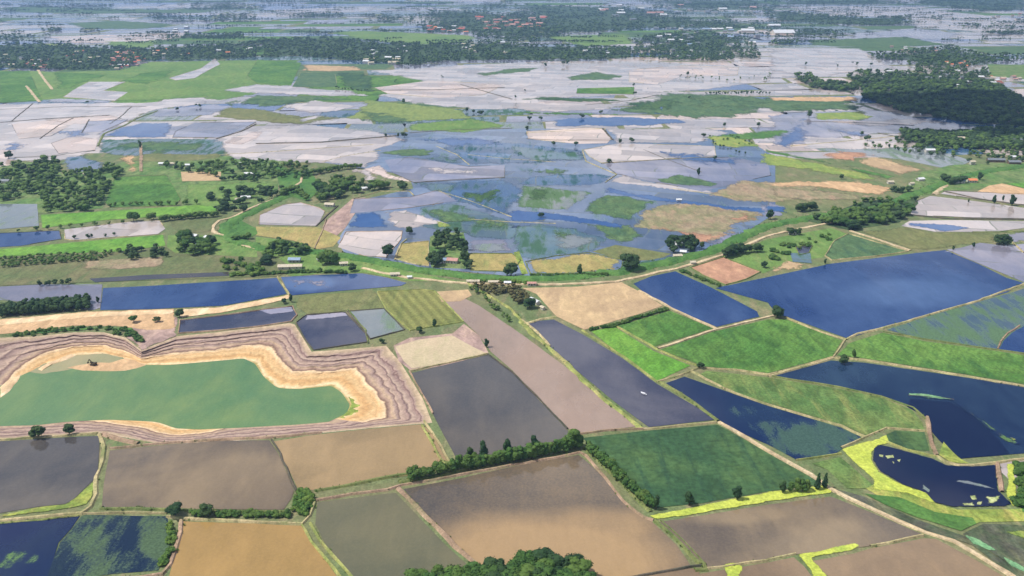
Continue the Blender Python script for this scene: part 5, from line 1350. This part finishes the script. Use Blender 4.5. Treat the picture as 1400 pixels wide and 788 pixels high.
# ------------------------------------------------------------------ small white boat in the violet paddy
def boat():
    p = gp(880, 539, .3); root = empty('boat', p, -.95)
    wm = plain('white_boat_paint', L(240,240,245), .4); im = plain('boat_wood', L(180,170,160), .6)
    V, F = [], []; ns = 11
    for i in range(ns):
        t = i/(ns-1); x = (t-.5)*6.2; w = .95*(1-abs(2*t-1)**2.6)+.12; zt = .55+.3*(2*t-1)**2; zb = .25*(2*t-1)**4
        V += [(x, -w, zt), (x, -w*.7, .12+zb), (x, 0, zb-.05), (x, w*.7, .12+zb), (x, w, zt), (x, w*.86, zt), (x, w*.6, .24+zb), (x, -w*.6, .24+zb), (x, -w*.86, zt)]
    for i in range(ns-1):
        for k in range(9): a, b = i*9+k, i*9+(k+1) % 9; F.append((a, b, b+9, a+9))
    F.append(tuple(range(9))[::-1]); F.append(tuple(range((ns-1)*9, ns*9)))
    h = mk('hull', V, F, wm, root)
    for x in (-1.3, .4, 1.7):
        v, f = boxv(x-.16, x+.16, -.72, .72, .42, .48); mk('seat', v, f, wm, root)
    v, f = boxv(-.7, 1.5, -.7, .7, .95, 1.02); v = [(x, y, z+(.12 if abs(y) < .1 else 0)) for x, y, z in v]; mk('awning', v, f, wm, root)
    for x in (-.65, 1.45):
        for y in (-.65, .65): v, f = boxv(x-.03, x+.03, y-.03, y+.03, .4, .95); mk('post', v, f, im, root)
    tag(root, 'small white boat lying on the violet grey paddy', 'boat')
boat()
# ------------------------------------------------------------------ light, sky, air
SUN_EL, SUN_AZ = R(58), R(188)        # azimuth the light comes from, measured counter-clockwise from +X
sd = bpy.data.lights.new('sun', 'SUN'); sd.energy = 4.2; sd.angle = R(.55); sd.color = (1, .955, .89)
so = bpy.data.objects.new('sun', sd); COL.objects.link(so); so.location = (0, 0, 800)
dv = Vector((math.cos(SUN_AZ)*math.cos(SUN_EL), math.sin(SUN_AZ)*math.cos(SUN_EL), math.sin(SUN_EL)))
so.rotation_euler = dv.to_track_quat('Z', 'Y').to_euler()
w = bpy.data.worlds.new('World'); scn.world = w; w.use_nodes = True
nt = w.node_tree; bg = nt.nodes['Background']
sky = nt.nodes.new('ShaderNodeTexSky'); sky.sky_type = 'NISHITA'; sky.sun_disc = False
sky.sun_elevation = SUN_EL; sky.sun_rotation = math.pi/2 - SUN_AZ; sky.altitude = 300; sky.dust_density = 1.5; sky.ozone_density = 1.5
bg.inputs['Strength'].default_value = .09
# white clouds of the fair-weather sky, laid on a flat layer overhead
g = nt.nodes.new('ShaderNodeTexCoord'); sx = nt.nodes.new('ShaderNodeSeparateXYZ'); nt.links.new(g.outputs['Generated'], sx.inputs[0])
zc = mth(nt, 'ADD', mth(nt, 'MAXIMUM', sx.outputs['Z'], 0.0), .06)
cx = nt.nodes.new('ShaderNodeCombineXYZ')
nt.links.new(mth(nt, 'DIVIDE', sx.outputs['X'], zc), cx.inputs[0]); nt.links.new(mth(nt, 'DIVIDE', sx.outputs['Y'], zc), cx.inputs[1])
cn = noise_n(nt, cx.outputs[0], .8, 7, .55, .3)
cmask = ramp(nt, cn,   .46, .60, 0, .9)
low = ramp(nt, sx.outputs['Z'], .02, .22, .75, 0)
cmask = mth(nt, 'MAXIMUM', cmask, low)
nt.links.new(mixc(nt, cmask, sky.outputs[0], [10.5, 10.3, 10.6]), bg.inputs['Color'])
# haze
def haze():
    V, F = boxv(-26000, 26000, -1500, 33000, -7, 420)
    m = bpy.data.materials.new('haze_air'); m.use_nodes = True; n = m.node_tree; n.nodes.clear()
    out = n.nodes.new('ShaderNodeOutputMaterial'); pv = n.nodes.new('ShaderNodeVolumePrincipled')
    pv.inputs['Color'].default_value = (.36, .6, 1, 1); pv.inputs['Density'].default_value = HAZE
    pv.inputs['Anisotropy'].default_value = .2
    n.links.new(pv.outputs[0], out.inputs['Volume'])
    o = mk('haze', V, F, m); o['kind'] = 'stuff'; o['label'] = 'pale blue haze thickening over the distant plain'; o['category'] = 'haze'
HAZE = 8.2e-5
haze()
vs = scn.view_settings; vs.view_transform = 'Standard'; vs.look = 'None'; vs.exposure = 0.1; vs.gamma = 1; vs.use_curve_mapping = False
cy = scn.cycles; cy.use_denoising = True; cy.max_bounces = 5; cy.volume_bounces = 0; cy.diffuse_bounces = 2; cy.glossy_bounces = 2
cy.caustics_reflective = False; cy.caustics_refractive = False

# the fair-weather cloud whose shadow lies on the big wood at the right
def cloud():
    r = random.Random(4); P = gp(1300, 152); c = P + dv*(1350/dv.z); V = []; Fc = []
    for k in range(16):
        x, y = r.uniform(-1, 1)*215, r.uniform(-1, 1)*210; s_ = r.uniform(60, 120); i0 = len(V); off = Vector((k*7, 3, 1))
        for v in ICO3[0]:
            q = 1+.35*mnoise.noise(v*1.8+off)+.15*mnoise.noise(v*5+off)
            V.append((x+v.x*s_*q*1.3, y+v.y*s_*q*1.3, max(-18, v.z*s_*q*.7)))
        Fc += [tuple(i0+j for j in f) for f in ICO3[1]]
    m, nt_, b = newmat('cloud_white'); b.inputs['Base Color'].default_value = (.93, .93, .94, 1); b.inputs['Roughness'].default_value = 1
    b.inputs['Specular IOR Level'].default_value = 0
    o = mk('cloud', V, Fc, m, smooth=True); o.location = c
    tag(o, 'white fair weather cloud high above the big wood at the right', 'cloud', kind='stuff')
cloud()
